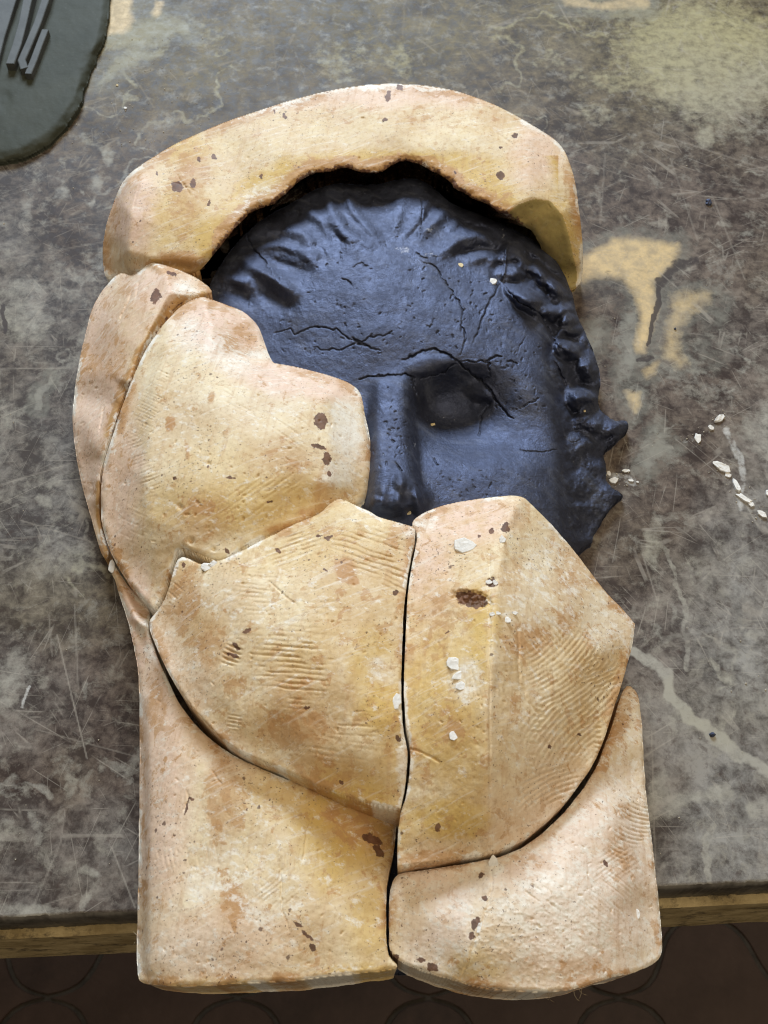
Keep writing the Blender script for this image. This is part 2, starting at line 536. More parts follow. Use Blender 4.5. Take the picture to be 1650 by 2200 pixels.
pal = np.maximum(pal, 0.62 * sstep(0.28, 0.62, fbm(wu / 85, wv / 85, 41, 5, .6)))
# cream veins of the marble
def soft_poly(dst, pts, a, sc=1.0, off=(0, 0), s0=16, s1=14, halo=34):
    p = [(x / sc + off[0], y / sc + off[1]) for x, y in pts]
    xs_ = [q[0] for q in p]; ys_ = [q[1] for q in p]
    c0, c1 = np.searchsorted(us, [min(xs_) - 90, max(xs_) + 90])
    mid_c = len(us) // 2
    r0, r1 = np.searchsorted(V[:, mid_c], [min(ys_) - 130, max(ys_) + 130])
    sl = (slice(r0, r1), slice(c0, c1))
    uu, vv = wu2[sl] * .7 + U[sl] * .3, wv2[sl] * .7 + V[sl] * .3
    d, _ = seg_dist(uu, vv, p + [p[0]])
    sd = np.where(inside(uu, vv, p), d, -d)
    dst[sl] = np.maximum(dst[sl], a * sstep(-s0, s1, sd))
    grn[sl] = np.maximum(grn[sl], .85 * sstep(-halo - 16, -8, sd))


Z2 = (3.055, (1180, 480))
soft_poly(crm, [(190, 215), (350, 150), (420, 95), (560, 95), (660, 100), (790, 140), (850, 125), (850, 190), (830, 260), (740, 340), (690, 400), (700, 470), (712, 560), (690, 660), (650, 780), (630, 850), (580, 840), (560, 770), (590, 650), (580, 540), (540, 430), (470, 365), (350, 350), (190, 390)], 1.0, *Z2)
soft_poly(crm, [(800, 480), (900, 450), (1060, 460), (1040, 520), (930, 600), (860, 680), (850, 840), (910, 930), (860, 950), (750, 880), (750, 760), (790, 600)], .72, *Z2, s0=26, s1=22)
soft_poly(crm, [(500, 1110), (590, 1110), (590, 1180), (560, 1250), (530, 1180)], .8, *Z2, s0=14, s1=8)
soft_poly(crm, [(620, 960), (720, 900), (690, 990), (640, 1010)], .7, *Z2, s0=14, s1=8)
soft_poly(pal, [(490, 800), (560, 790), (560, 900), (510, 1050), (460, 960)], .9, *Z2, s0=16, s1=10)
soft_poly(pal, [(220, 700), (340, 690), (350, 800), (250, 850)], .9, *Z2, s0=16, s1=10)
soft_poly(pal, [(600, 1600), (700, 1330), (820, 1480), (690, 1560), (640, 1640)], .85, *Z2, s0=16, s1=10)
Z1 = (3.93, (0, 0))
soft_poly(crm, [(900, 0), (1120, 0), (1110, 80), (1130, 150), (1100, 240), (1020, 290), (900, 290), (890, 150)], 1.0, *Z1, s0=12, s1=10)
soft_poly(crm, [(1300, 0), (1370, 10), (1370, 90), (1330, 150), (1290, 110), (1310, 60)], .85, *Z1, s0=10, s1=6)
soft_poly(pal, [(960, 520), (1100, 420), (1250, 430), (1180, 500), (1050, 570), (880, 690), (820, 720), (900, 620)], .95, *Z1, s0=14, s1=8)
soft_poly(pal, [(1180, 250), (1400, 210), (1560, 180), (1620, 290), (1480, 280), (1300, 270)], .9, *Z1, s0=14, s1=8)
soft_poly(crm, [(1205, -20), (1290, 4), (1390, -6), (1395, 16), (1300, 22), (1215, 12)], .7, s0=10, s1=6)
soft_poly(pal, [(70, 880), (80, 840), (112, 806), (118, 818), (95, 845), (88, 882)], .95, s0=5, s1=3, halo=10)
for b in ((1355, 690, 30, 70, 0, .8), (1330, 640, 60, 30, 0, .6), (1530, 660, 50, 60, 0, .8), (1520, 760, 60, 60, 0, .7), (380, 30, 40, 40, 0, .7), (330, 100, 60, 40, 0, .6), (300, 30, 28, 20, 0, .9), (1600, 1790, 60, 30, 0, .4)):
    grn = np.maximum(grn, b[5] * blob(wu2, wv2, *b[:5], soft=.5))
# pale veins lower right
for pts, w0, w1, a in (([(1355, 1395), (1400, 1420), (1435, 1450), (1440, 1490), (1480, 1540), (1530, 1575), (1570, 1610), (1655, 1660)], 11, 15, 1.0),
                       ([(1430, 1180), (1450, 1235), (1468, 1290), (1472, 1370), (1475, 1440)], 5, 7, .7), ([(1475, 1190), (1500, 1280)], 5, 4, .5),
                       ([(1530, 1775), (1512, 1830), (1522, 1890)], 8, 9, .75), ([(1545, 1565), (1575, 1530)], 7, 4, .6), ([(1525, 1420), (1560, 1460)], 7, 8, .7),
                       ([(120, 810), (170, 770), (200, 720)], 10, 30, .55), ([(230, 1640), (260, 1655), (300, 1640)], 10, 22, .55)):
    d, t = seg_dist(wu2, wv2, pts)
    w = w0 + (w1 - w0) * t
    pal = np.maximum(pal, a * 1.05 * (1 - sstep(w * .6, w * 1.5, d)))
for pts, w, a in (([(1418, 600), (1415, 650), (1405, 690), (1395, 740)], 5, 1), ([(1420, 610), (1450, 575), (1490, 560)], 12, .8), ([(1400, 770), (1375, 775)], 6, .8),
                  ([(1250, 640), (1310, 610), (1330, 640)], 26, .55), ([(1470, 1370), (1430, 1380)], 24, .5), ([(8, 660), (12, 715)], 4, 1)):
    d, t = seg_dist(wu2, wv2, pts)
    dkm = np.maximum(dkm, a * (1 - sstep(w * .5, w * 1.5, d)))
# chalky scuff where plaster was dragged
for pts, w, a in (([(1560, 925), (1590, 985), (1597, 1040), (1592, 1060)], 9, .62), ([(1585, 1050), (1592, 1095)], 7, .5), ([(1310, 1020), (1360, 1035)], 12, .5),
                  ([(45, 1518), (65, 1475)], 4, .8), ([(1465, 950), (1500, 945)], 5, .3)):
    d, t = seg_dist(wu2 * .4 + U * .6, wv2 * .4 + V * .6, pts)
    chk = np.maximum(chk, a * (1 - sstep(w * .4, w * 1.4, d)))
# long single scratches
for pts, a in (([(123, 1365), (160, 1520), (187, 1630)], .9), ([(240, 1820), (290, 1950)], .8), ([(70, 1565), (290, 1625)], .5), ([(0, 1042), (155, 995)], .7), ([(0, 793), (150, 790)], .7),
               ([(45, 1118), (200, 1165)], .6), ([(160, 1300), (168, 1480)], .5), ([(105, 1320), (112, 1410)], .5), ([(140, 1740), (130, 1810), (75, 1940)], .5), ([(90, 1945), (170, 1920)], .5),
               ([(575, 300), (600, 215), (578, 0)], .35), ([(275, 145), (330, 230)], .5), ([(1200, 10), (1235, 70)], .8), ([(1050, 50), (1190, 55)], .4), ([(1390, 280), (1650, 365)], .45),
               ([(1380, 1190), (1412, 1290)], .7), ([(1240, 430), (1330, 390)], .4), ([(1290, 480), (1300, 330)], .4), ([(1400, 1570), (1408, 1860)], .6), ([(1500, 1100), (1640, 1110)], .35),
               ([(1440, 340), (1500, 520)], .4), ([(1530, 420), (1600, 600)], .5), ([(1430, 1390), (1620, 1340)], .45), ([(1000, 120), (1120, 90)], .35), ([(870, 0), (865, 80)], .4), ([(910, 0), (900, 70)], .4),
               ([(0, 1160), (110, 1150)], .5), ([(85, 600), (140, 610)], .4), ([(40, 500), (200, 460)], .4), ([(0, 560), (220, 520)], .45), ([(100, 430), (170, 360)], .5)):
    x0 = min(p[0] for p in pts) - 12; x1 = max(p[0] for p in pts) + 12; y0 = min(p[1] for p in pts) - 12; y1 = max(p[1] for p in pts) + 12
    r0, r1 = np.searchsorted(V[:, len(us) // 2], [y0 - 60, y1 + 60]); c0, c1 = np.searchsorted(us, [x0, x1])
    sl = (slice(max(r0, 0), r1 + 1), slice(max(c0, 0), c1 + 1))
    d, t = seg_dist(U[sl], V[sl], pts)
    scr[sl] = np.maximum(scr[sl], a * (1 - sstep(0.6, 2.4, d)) * (0.6 + 0.4 * vnoise(U[sl] / 9, V[sl] / 9, 3)))
X, Y, Z = at(U, V, 0.0)
Z = Z + 0.00012 * fbm(U / 40, V / 40, 77)
# rounded, slightly chipped arris and front face
tt = at(825, edge_v(825), 0.0)
e0 = np.array(at(0, edge_v(0), 0.0)[:2]); e1 = np.array(at(1650, edge_v(1650), 0.0)[:2])
ed = (e1 - e0) / np.linalg.norm(e1 - e0); en = np.array([ed[1], -ed[0]])       # en points out of the table
SLAB = 0.026
rows = []
chip = 0.0006 * np.maximum(0, fbm(us / 14, us * 0, 5, 4) + .1) + 0.0002 * fbm(us / 5, us * 0, 8, 2)
for off, dz in ((0.0009, -0.0003), (0.0017, -0.0010), (0.0021, -0.0022), (0.0022, -0.008), (0.0022, -0.016), (0.0020, -SLAB + .001), (0.0010, -SLAB), (-0.02, -SLAB)):
    rows.append((X[-1] + en[0] * (off - chip), Y[-1] + en[1] * (off - chip), np.full(len(us), dz) - 0.0002 * fbm(us / 20, us * 0 + dz * 900, 3)))
X2 = np.vstack([X] + [r[0][None] for r in rows]); Y2 = np.vstack([Y] + [r[1][None] for r in rows]); Z2 = np.vstack([Z] + [r[2][None] for r in rows])
ext = lambda a: np.vstack([a] + [a[-1:]] * len(rows))
R, C = X2.shape
idx = np.arange(R * C).reshape(R, C)
quads = np.stack([idx[:-1, :-1], idx[1:, :-1], idx[1:, 1:], idx[:-1, 1:]], -1).reshape(-1, 4)
me = mesh_from('table_top', np.stack([X2, Y2, Z2], -1).reshape(-1, 3), quads,
               attrs={k: ext(a).reshape(-1) for k, a in dict(val=val, gry=gry, olv=olv, pal=pal, crm=crm, grn=grn, drk=dkm, chk=chk, scr=scr).items()})
me.materials.append(M_MARBLE); me.materials.append(M_SLABEDGE)
mi = np.zeros(len(quads), np.int32); mi[-(7 * (C - 1)):] = 1
me.polygons.foreach_set('material_index', mi)
table = empty('work_table', (0, 0, FZ))
tag(table, 'worn brown and grey marble worktop with pale veins, scratches and a wooden rail', 'table')
top = link('table_top', me, None, table); top.location = (0, 0, -FZ)


def oriented_box(name, p0, p1, out, depth, z0, z1, mat, parent, bev=0.0012, segs=60, wob=0.0006):
    """a board along p0-p1 (xy), front face 'out' metres beyond the line, slightly uneven"""
    p0 = np.array(p0); p1 = np.array(p1)
    d = (p1 - p0); L = np.linalg.norm(d); d /= L; nrm = np.array([d[1], -d[0]])
    prof = [(out - depth, z0), (out - bev, z0), (out, z0 + bev), (out, z1 - bev), (out - bev, z1), (out - depth, z1)]
    vs_ = []
    for i in range(segs + 1):
        s = L * i / segs
        for k, (a, z) in enumerate(prof):
            jo = wob * float(fbm(np.array(s * 60), np.array(k * 3.1), 4)) if a > out - depth else 0
            p = p0 + d * s + nrm * (a + jo)
            vs_.append((p[0], p[1], z + jo * .6))
    n = len(prof)
    q = [(i * n + k, i * n + (k + 1) % n, (i + 1) * n + (k + 1) % n, (i + 1) * n + k) for i in range(segs) for k in range(n)]
    m = mesh_from(name, np.array(vs_), q, ngons=[list(range(n))[::-1], [segs * n + k for k in range(n)]], smooth=False)
    return link(name, m, mat, parent)


a0 = e0 - ed * 0.25; a1 = e1 + ed * 0.25
rail = oriented_box('front_rail', a0, a1, 0.0055, 0.022, -SLAB - 0.066, -SLAB - 0.0006, M_RAIL, table)
rail.location = (0, 0, -FZ)

# ------------------------------------------------------------------ relief solids (mould pieces, clay)
PXM = 0.000205                     # metres per measured pixel at the height of the mould


def relief(name, outline, inner, mat, parent=None, ridges=(), step=2.0, sigma=12.0, edge=0.0025, base=0.0, rag=1.0, ragf=None,
           undercut=None, detail=None, paint=None, draft=0.02, crisp=1.0, edgef=None, corner_it=2, top_noise=0.0003):
    """A solid: measured outline (u, v, z cm) and inner heights -> top surface, rounded rim, side walls and base."""
    oc = chaikin(outline, corner_it)
    oc = resample(oc, 4.0)
    n = len(oc)
    tx = np.roll(oc[:, 0], -2) - np.roll(oc[:, 0], 2); ty = np.roll(oc[:, 1], -2) - np.roll(oc[:, 1], 2)
    l = np.hypot(tx, ty) + 1e-9
    s = hash(len(name) * 7 + n) % 97
    amp = np.full(n, rag) if ragf is None else ragf(oc[:, 0], oc[:, 1])
    nz = fbm(oc[:, 0] / 22, oc[:, 1] / 22, s, 4, .6) * amp
    oc[:, 0] += nz * ty / l; oc[:, 1] -= nz * tx / l
    # heights from a coarse control net
    cp = oc[::6].tolist(); ne = len(cp)
    edges = [(i, (i + 1) % ne) for i in range(ne)]
    cp += [list(p) for p in inner]
    for rd in ridges:
        k0 = len(cp)
        cp += [list(p) for p in rd]
        edges += [(k0 + i, k0 + i + 1) for i in range(len(rd) - 1)]
    vc, _, fc, ov, _, _ = delaunay_2d_cdt([Vector(p[:2]) for p in cp], edges, [], 0, 1e-4)
    cz = []
    for v_, o_ in zip(vc, ov):
        if o_:
            cz.append(cp[o_[0]][2])
        else:
            dd = [(v_[0] - p[0]) ** 2 + (v_[1] - p[1]) ** 2 for p in cp]
            k1, k2 = np.argsort(dd)[:2]; w1, w2 = 1 / (dd[k1] + 1e-6), 1 / (dd[k2] + 1e-6)
            cz.append((cp[k1][2] * w1 + cp[k2][2] * w2) / (w1 + w2))
    u0, v0 = oc[:, 0].min() - 5 * step, oc[:, 1].min() - 5 * step
    nu = int((oc[:, 0].max() + 5 * step - u0) / step) + 1; nv = int((oc[:, 1].max() + 5 * step - v0) / step) + 1
    U, V = np.meshgrid(u0 + np.arange(nu) * step, v0 + np.arange(nv) * step)
    H = np.zeros(U.shape); W = np.zeros(U.shape)
    for f in fc:
        if len(f) != 3:
            continue
        (ax, ay), (bx, by), (cx, cy) = [vc[i][:2] for i in f]
        i0 = max(0, int((min(ax, bx, cx) - u0) / step)); i1 = min(nu, int((max(ax, bx, cx) - u0) / step) + 2)
        j0 = max(0, int((min(ay, by, cy) - v0) / step)); j1 = min(nv, int((max(ay, by, cy) - v0) / step) + 2)
        uu = U[j0:j1, i0:i1]; vv = V[j0:j1, i0:i1]
        den = (by - cy) * (ax - cx) + (cx - bx) * (ay - cy)
        if abs(den) < 1e-9:
            continue
        la = ((by - cy) * (uu - cx) + (cx - bx) * (vv - cy)) / den
        lb = ((cy - ay) * (uu - cx) + (ax - cx) * (vv - cy)) / den
        lc = 1 - la - lb
        m = (la >= -1e-6) & (lb >= -1e-6) & (lc >= -1e-6)
        hh = la * cz[f[0]] + lb * cz[f[1]] + lc * cz[f[2]]
        H[j0:j1, i0:i1][m] = hh[m]; W[j0:j1, i0:i1][m] = 1
    IN = inside(U, V, oc)
    Wi = W * IN
    sg = sigma / step
    Hs = gauss(H * Wi, sg) / np.maximum(gauss(Wi, sg), 1e-6)
    # a little of the crisp net survives so that carved facets keep their arrises
    sg2 = max(1.0, sg * 0.35)
    Hc = gauss(H * Wi, sg2) / np.maximum(gauss(Wi, sg2), 1e-6)
    ok = gauss(Wi, sg2) > 0.02
    cw = np.zeros(U.shape)
    for rd in ridges:
        s_ = win(U, V, min(p[0] for p in rd) - 60, min(p[1] for p in rd) - 60, max(p[0] for p in rd) + 60, max(p[1] for p in rd) + 60)
        d_, _ = seg_dist(U[s_], V[s_], rd)
        cw[s_] = np.maximum(cw[s_], crisp * np.exp(-(d_ / 30) ** 2))
    H = np.where(ok, (1 - cw) * Hs + cw * Hc, Hs)
    D = np.full(U.shape, 1e9)
    q = np.vstack([oc, oc[:1]])
    near_u = U.copy(); near_v = V.copy()
    for i in range(n):                                   # windowed exact distance to the outline
        ax, ay = q[i][:2]; bx, by = q[i + 1][:2]
        pad = 40
        i0 = max(0, int((min(ax, bx) - pad - u0) / step)); i1 = min(nu, int((max(ax, bx) + pad - u0) / step) + 2)
        j0 = max(0, int((min(ay, by) - pad - v0) / step)); j1 = min(nv, int((max(ay, by) + pad - v0) / step) + 2)
        uu = U[j0:j1, i0:i1]; vv = V[j0:j1, i0:i1]
        dx, dy = bx - ax, by - ay
        t = np.clip(((uu - ax) * dx + (vv - ay) * dy) / (dx * dx + dy * dy + 1e-9), 0, 1)
        pu = ax + t * dx; pv = ay + t * dy
        d = np.hypot(uu - pu, vv - pv)
        m = d < D[j0:j1, i0:i1]
        D[j0:j1, i0:i1][m] = d[m]; near_u[j0:j1, i0:i1][m] = pu[m]; near_v[j0:j1, i0:i1][m] = pv[m]
    Dm = np.minimum(D, 60) * PXM
    er = edge if edgef is None else edgef(U, V)
    er = er * (0.45 + 1.0 * vnoise(U / 26, V / 26, s + 1) + 0.12 * vnoise(U / 8, V / 8, s + 2))
    x = np.clip(1 - Dm / er, 0, 1)
    zz = H * 0.01
    zz = zz - er * (1 - np.sqrt(np.maximum(0, 1 - x * x))) * 0.95
    zz = zz + top_noise * fbm(U / 45, V / 45, s + 3, 4) + 0.00012 * fbm(U / 9, V / 9, s + 5, 3)
    if detail is not None:
        zz = detail(U, V, zz, D)
    zz = np.maximum(zz, base + 0.0006)
    # nodes just outside are pulled onto the outline
    ring = np.zeros_like(IN)
    ring[1:] |= IN[:-1]; ring[:-1] |= IN[1:]; ring[:, 1:] |= IN[:, :-1]; ring[:, :-1] |= IN[:, 1:]
    ring[1:, 1:] |= IN[:-1, :-1]; ring[:-1, :-1] |= IN[1:, 1:]; ring[1:, :-1] |= IN[:-1, 1:]; ring[:-1, 1:] |= IN[1:, :-1]
    ring &= ~IN
    Us = np.where(ring, near_u, U); Vs = np.where(ring, near_v, V)
    keep = IN | ring
    qm = keep[:-1, :-1] & keep[1:, :-1] & keep[1:, 1:] & keep[:-1, 1:]
    # drop quads made only of ring nodes
    qm &= IN[:-1, :-1] | IN[1:, :-1] | IN[1:, 1:] | IN[:-1, 1:]
    ids = np.arange(nu * nv).reshape(nv, nu)
    quads = np.stack([ids[:-1, :-1], ids[1:, :-1], ids[1:, 1:], ids[:-1, 1:]], -1)[qm]
    used = np.unique(quads); remap = -np.ones(nu * nv, np.int64); remap[used] = np.arange(len(used))
    quads = remap[quads]
    uu = Us.reshape(-1)[used]; vv = Vs.reshape(-1)[used]; zt = zz.reshape(-1)[used]
    px, py, pz = at(uu, vv, zt)
    verts = np.stack([px, py, pz], 1)
    attrs = paint(uu, vv, D.reshape(-1)[used], verts) if paint else {}
    # boundary loops
    e = np.concatenate([quads[:, [0, 1]], quads[:, [1, 2]], quads[:, [2, 3]], quads[:, [3, 0]]])
    es = set(map(tuple, e.tolist()))
    nxt = {a: b for a, b in es if (b, a) not in es}
    loops = []
    seen = set()
    for st0 in list(nxt):
        if st0 in seen:
            continue
        lp = []; cur = st0
        while cur not in seen and cur in nxt:
            seen.add(cur); lp.append(cur); cur = nxt[cur]
        if len(lp) > 40:
            loops.append(lp)
    allv = [verts]; allq = [quads]; base_n = len(verts); ngons = []
    extra = {k: [a] for k, a in attrs.items()}
    for lp in loops:
        lp = np.array(lp); P = verts[lp]
        k = 4
        t = (np.roll(P[:, :2], -k, 0) - np.roll(P[:, :2], k, 0))
        for _ in range(3):
            t = (t + np.roll(t, 3, 0) + np.roll(t, -3, 0)) / 3
        t /= np.linalg.norm(t, axis=1)[:, None] + 1e-12
        area = 0.5 * np.sum(P[:, 0] * np.roll(P[:, 1], -1) - np.roll(P[:, 0], -1) * P[:, 1])
        inn = np.stack([-t[:, 1], t[:, 0]], 1) * (1 if area > 0 else -1)
        hgt = P[:, 2] - base
        inset = draft * hgt
        if undercut is not None:
            inset = np.maximum(inset, undercut(uu[lp], vv[lp]) * hgt)
        prev = lp
        levels = (0.10, 0.25, 0.45, 0.7, 1.0)
        for li, f in enumerate(levels):
            ff = min(1.0, f * 1.6) if undercut is not None else f
            ins = inset * ff
            Q = np.stack([P[:, 0] + inn[:, 0] * ins, P[:, 1] + inn[:, 1] * ins, P[:, 2] - hgt * f], 1)
            wob = 0.0004 * fbm(P[:, 0] * 150, P[:, 1] * 150 + li * 3.3, 11, 3)
            Q[:, :2] += inn * wob[:, None]
            cur = base_n + np.arange(len(lp)); base_n += len(lp)
            allv.append(Q)
            for kk in extra:
                extra[kk].append(attrs[kk][lp])
            allq.append(np.stack([prev, cur, np.roll(cur, -1), np.roll(prev, -1)], 1))
            prev = cur
        ngons.append(prev.tolist())
    V3 = np.vstack(allv)
    me = mesh_from(name, V3, np.vstack(allq), attrs={k: np.concatenate(a) for k, a in extra.items()}, ngons=ngons)
    o = link(name, me, mat, parent)
    return o, (u0, v0, step, zz)


SURF = {}


def height_at(key, u, v):
    u0, v0, st, zz = SURF[key]
    j = int(np.clip(round((v - v0) / st), 0, zz.shape[0] - 1)); i = int(np.clip(round((u - u0) / st), 0, zz.shape[1] - 1))
    return float(zz[j, i])


# --- tool marks, pits and cracks -----------------------------------------------------------
def win(U, V, x0, y0, x1, y1):
    u0 = U[0, 0]; v0 = V[0, 0]; st = U[0, 1] - U[0, 0]
    i0 = max(0, int((x0 - u0) / st)); i1 = min(U.shape[1], int((x1 - u0) / st) + 2)
    j0 = max(0, int((y0 - v0) / st)); j1 = min(U.shape[0], int((y1 - v0) / st) + 2)
    return (slice(j0, max(j0, j1)), slice(i0, max(i0, i1)))


def groove(U, V, z, pts, w, depth, jit=0.0, seed=0, taper=True):
    xs = [p[0] for p in pts]; ys = [p[1] for p in pts]
    pad = 12 + 3 * w
    s = win(U, V, min(xs) - pad, min(ys) - pad, max(xs) + pad, max(ys) + pad)
    if z[s].size == 0:
        return
    u, v = U[s], V[s]
    if jit:
        u = u + jit * fbm(u / 11, v / 11, seed + 1, 3); v = v + jit * fbm(U[s] / 11, v / 11, seed + 7, 3)
    d, t = seg_dist(u, v, pts)
    k = np.exp(-(d / w) ** 2)
    if taper:
        k = k * (np.minimum(1, 6 * np.minimum(t, 1 - t) + 0.35) if w < 5 else np.minimum(1, 3 * np.minimum(t, 1 - t) + 0.5))
    z[s] -= depth * k


def hatch(U, V, z, cx, cy, lx, ly, ang, period, depth, seed=0, bend=0.0, fill=0.6):
    """a patch of near-parallel rasp strokes: lines run along ang"""
    R = math.hypot(lx, ly) + 10
    s = win(U, V, cx - R, cy - R, cx + R, cy + R)
    if z[s].size == 0:
        return
    c, sn = math.cos(math.radians(ang)), math.sin(math.radians(ang))
    u = (U[s] - cx) * c + (V[s] - cy) * sn
    v = -(U[s] - cx) * sn + (V[s] - cy) * c + bend * (u / max(lx, 1)) ** 2
    v = v + period * .35 * fbm(u / 45, v / 30, seed, 3)
    ph = v / period
    row = np.floor(ph)
    fr = np.abs(ph - row - 0.5) * 2
    line = np.clip(1 - fr / 0.62, 0, 1)
    on = sstep(1 - fill - .12, 1 - fill + .12, vnoise(u / 34 + row * 3.7, row * 0.93, seed + 5))
    r = np.hypot(u / lx, v / ly) + 0.25 * fbm(u / 30, v / 30, seed + 9, 2)
    press = 0.45 + 1.0 * vnoise(u / 38, v / 30, seed + 13) * (0.5 + 0.8 * vnoise(u / 12 + row, row * 1.7, seed + 17))
    z[s] -= depth * line * on * press * (1 - sstep(.55, 1.1, r))


def dots(U, V, z, n, box, wr, dr, seed):
    g = np.random.default_rng(seed)
    for _ in range(n):
        x, y = g.uniform(box[0], box[2]), g.uniform(box[1], box[3])
        a = g.uniform(0, math.pi); L = g.uniform(0, 7)
        groove(U, V, z, [(x, y), (x + L * math.cos(a), y + L * math.sin(a))], g.uniform(*wr), g.uniform(*dr), 1.5, int(g.integers(99)), False)


# --- paint of the plaster: stains, washes and some painted-in light on edges and facets --------------------------------
DARK = [(335, 637, 12, 19, 20), (690, 905, 17, 22, 0), (686, 960, 20, 7, 10), (702, 985, 9, 16, 0), (706, 1018, 7, 9, 0), (1013, 1288, 40, 19, 12), (1057, 1252, 13, 13, 0), (372, 586, 15, 5, 15), (855, 1588, 8, 11, 0),
        (850, 1273, 7, 6, 0), (507, 1388, 14, 6, 35), (500, 1408, 16, 5, 25), (530, 1357, 14, 4, -15), (800, 1805, 26, 10, 20), (812, 1830, 18, 9, 50), (835, 205, 7, 14, 10), (858, 188, 10, 7, 0), (828, 256, 7, 6, 0), (1107, 293, 8, 6, 0),
        (1075, 377, 9, 10, 0), (1074, 316, 5, 4, 0), (977, 371, 4, 4, 0), (450, 438, 5, 7, 20), (339, 373, 7, 4, 10), (459, 336, 6, 7, 0), (426, 344, 4, 6, 0), (560, 382, 4, 5, 0), (612, 248, 4, 6, 0), (590, 240, 3, 4, 0),
        (1033, 1881, 7, 8, 20), (376, 1029, 6, 5, 0), (705, 1155, 11, 5, -10), (599, 1184, 8, 5, 20), (485, 1184, 8, 6, 0), (498, 1026, 12, 4, 10), (580, 1077, 6, 3, -15), (1022, 1985, 9, 18, 20), (1040, 1930, 6, 8, 0),
        (1012, 2010, 7, 10, 0), (930, 2078, 16, 10, 30), (905, 2062, 10, 6, 20), (850, 2055, 8, 6, 20), (840, 2045, 4, 5, 0), (735, 1680, 8, 5, 20), (660, 1520, 8, 3, 0), (685, 1150, 8, 4, 0), (394, 1213, 5, 8, 0), (445, 1000, 4, 4, 0),
        (940, 1778, 6, 10, 20), (960, 1360, 4, 3, 0), (1340, 1474, 6, 5, 0), (1300, 1855, 5, 8, 0), (1085, 1135, 10, 14, 0), (1030, 1152, 7, 6, 0), (1055, 1140, 5, 5, 0), (400, 1735, 4, 16, 10), (410, 1718, 10, 3, -30), (700, 1222, 4, 6, 0),
        (640, 1985, 14, 4, 30), (660, 2010, 20, 5, 40), (672, 2035, 10, 8, 30), (1245, 1580, 6, 5, 0), (1180, 1605, 5, 5, 0), (1380, 1345, 4, 4, 0), (795, 1800, 10, 14, 0), (530, 1740, 2, 4, 0), (380, 400, 18, 10, 40), (415, 395, 8, 14, 0)]
ORG = [(480, 1720, 45, 90, 0, .8), (500, 1950, 34, 50, 10, .8), (335, 1510, 20, 70, 0, .8), (770, 1770, 80, 50, 30, .8), (620, 2000, 60, 40, 30, .5), (370, 910, 11, 17, 15, 1.2), (450, 850, 9, 11, 0, 1.2), (400, 960, 6, 22, 0, 1),
       (745, 1222, 26, 24, -50, 1.4), (760, 1245, 14, 10, 0, 1.3), (400, 1290, 40, 70, 0, .9), (640, 1565, 90, 50, 0, .75), (450, 1380, 50, 60, 0, .7), (620, 1480, 60, 60, 0, .5), (700, 1650, 100, 40, 10, .6), (860, 1280, 10, 8, 0, 1),
       (1240, 1220, 60, 90, 30, .55), (1130, 1380, 60, 50, 0, .6), (1215, 1330, 30, 30, 0, .7), (960, 1560, 60, 60, 0, .55), (980, 1300, 70, 30, 0, .6), (940, 1850, 90, 24, 0, .8), (1100, 1240, 30, 60, 0, .5), (1330, 1540, 24, 80, 15, .95), (1300, 1620, 16, 50, 20, .9),
       (1340, 1740, 20, 20, 0, 1), (1330, 1830, 30, 50, -20, .75), (1250, 2090, 60, 40, 0, .7), (1140, 1860, 60, 30, 0, .5), (410, 370, 45, 60, 20, .75), (400, 430, 40, 80, 10, .6), (390, 560, 60, 18, 0, 1), (240, 760, 40, 60, 0, .55), (200, 780, 24, 30, 0, .7),
       (270, 640, 50, 40, 0, .4), (260, 1000, 30, 40, 0, .4), (430, 1110, 60, 50, 0, .6), (600, 990, 80, 40, 10, .5), (520, 720, 40, 30, 40, .7), (500, 740, 20, 20, 0, .8), (900, 250, 300, 20, 0, .3), (700, 1040, 30, 60, 0, .6), (230, 1190, 12, 30, 0, .9), (690, 1090, 70, 14, -25, .8)]
YEL = [(950, 1500, 90, 180, 0, .75), (950, 1330, 90, 120, 0, .4), (700, 1800, 110, 120, 0, .9), (640, 1350, 120, 140, 0, .35), (480, 1020, 120, 120, 0, .4), (740, 1760, 130, 110, 20, 1), (600, 1800, 120, 150, 0, .6), (800, 1980, 60, 100, 0, .7), (1040, 1330, 40, 70, 0, .9), (1020, 1430, 40, 60, 0, .9), (960, 1760, 90, 50, 0, .9), (800, 1420, 60, 80, 0, .7), (820, 1520, 60, 60, 0, .9), (680, 1170, 200, 60, -15, .4),
       (560, 1080, 180, 70, 0, .7), (400, 1080, 120, 60, 0, .5), (470, 520, 60, 60, 0, 1), (560, 410, 110, 40, -35, 1), (850, 350, 240, 30, 0, .9), (1040, 400, 90, 40, 25, .9), (380, 470, 70, 80, 0, .6), (1190, 530, 60, 100, 0, .9), (1150, 1300, 100, 180, 0, .35),
       (1020, 2080, 60, 40, 0, .8), (1080, 1980, 60, 80, 0, .3), (400, 320, 60, 40, 0, .7), (880, 1960, 50, 60, 0, .35), (840, 1600, 40, 140, 0, .5), (330, 1990, 60, 90, 0, .2), (780, 2090, 90, 24, 0, .8), (480, 2120, 160, 20, 0, .6), (1000, 1600, 60, 160, 0, .5)]
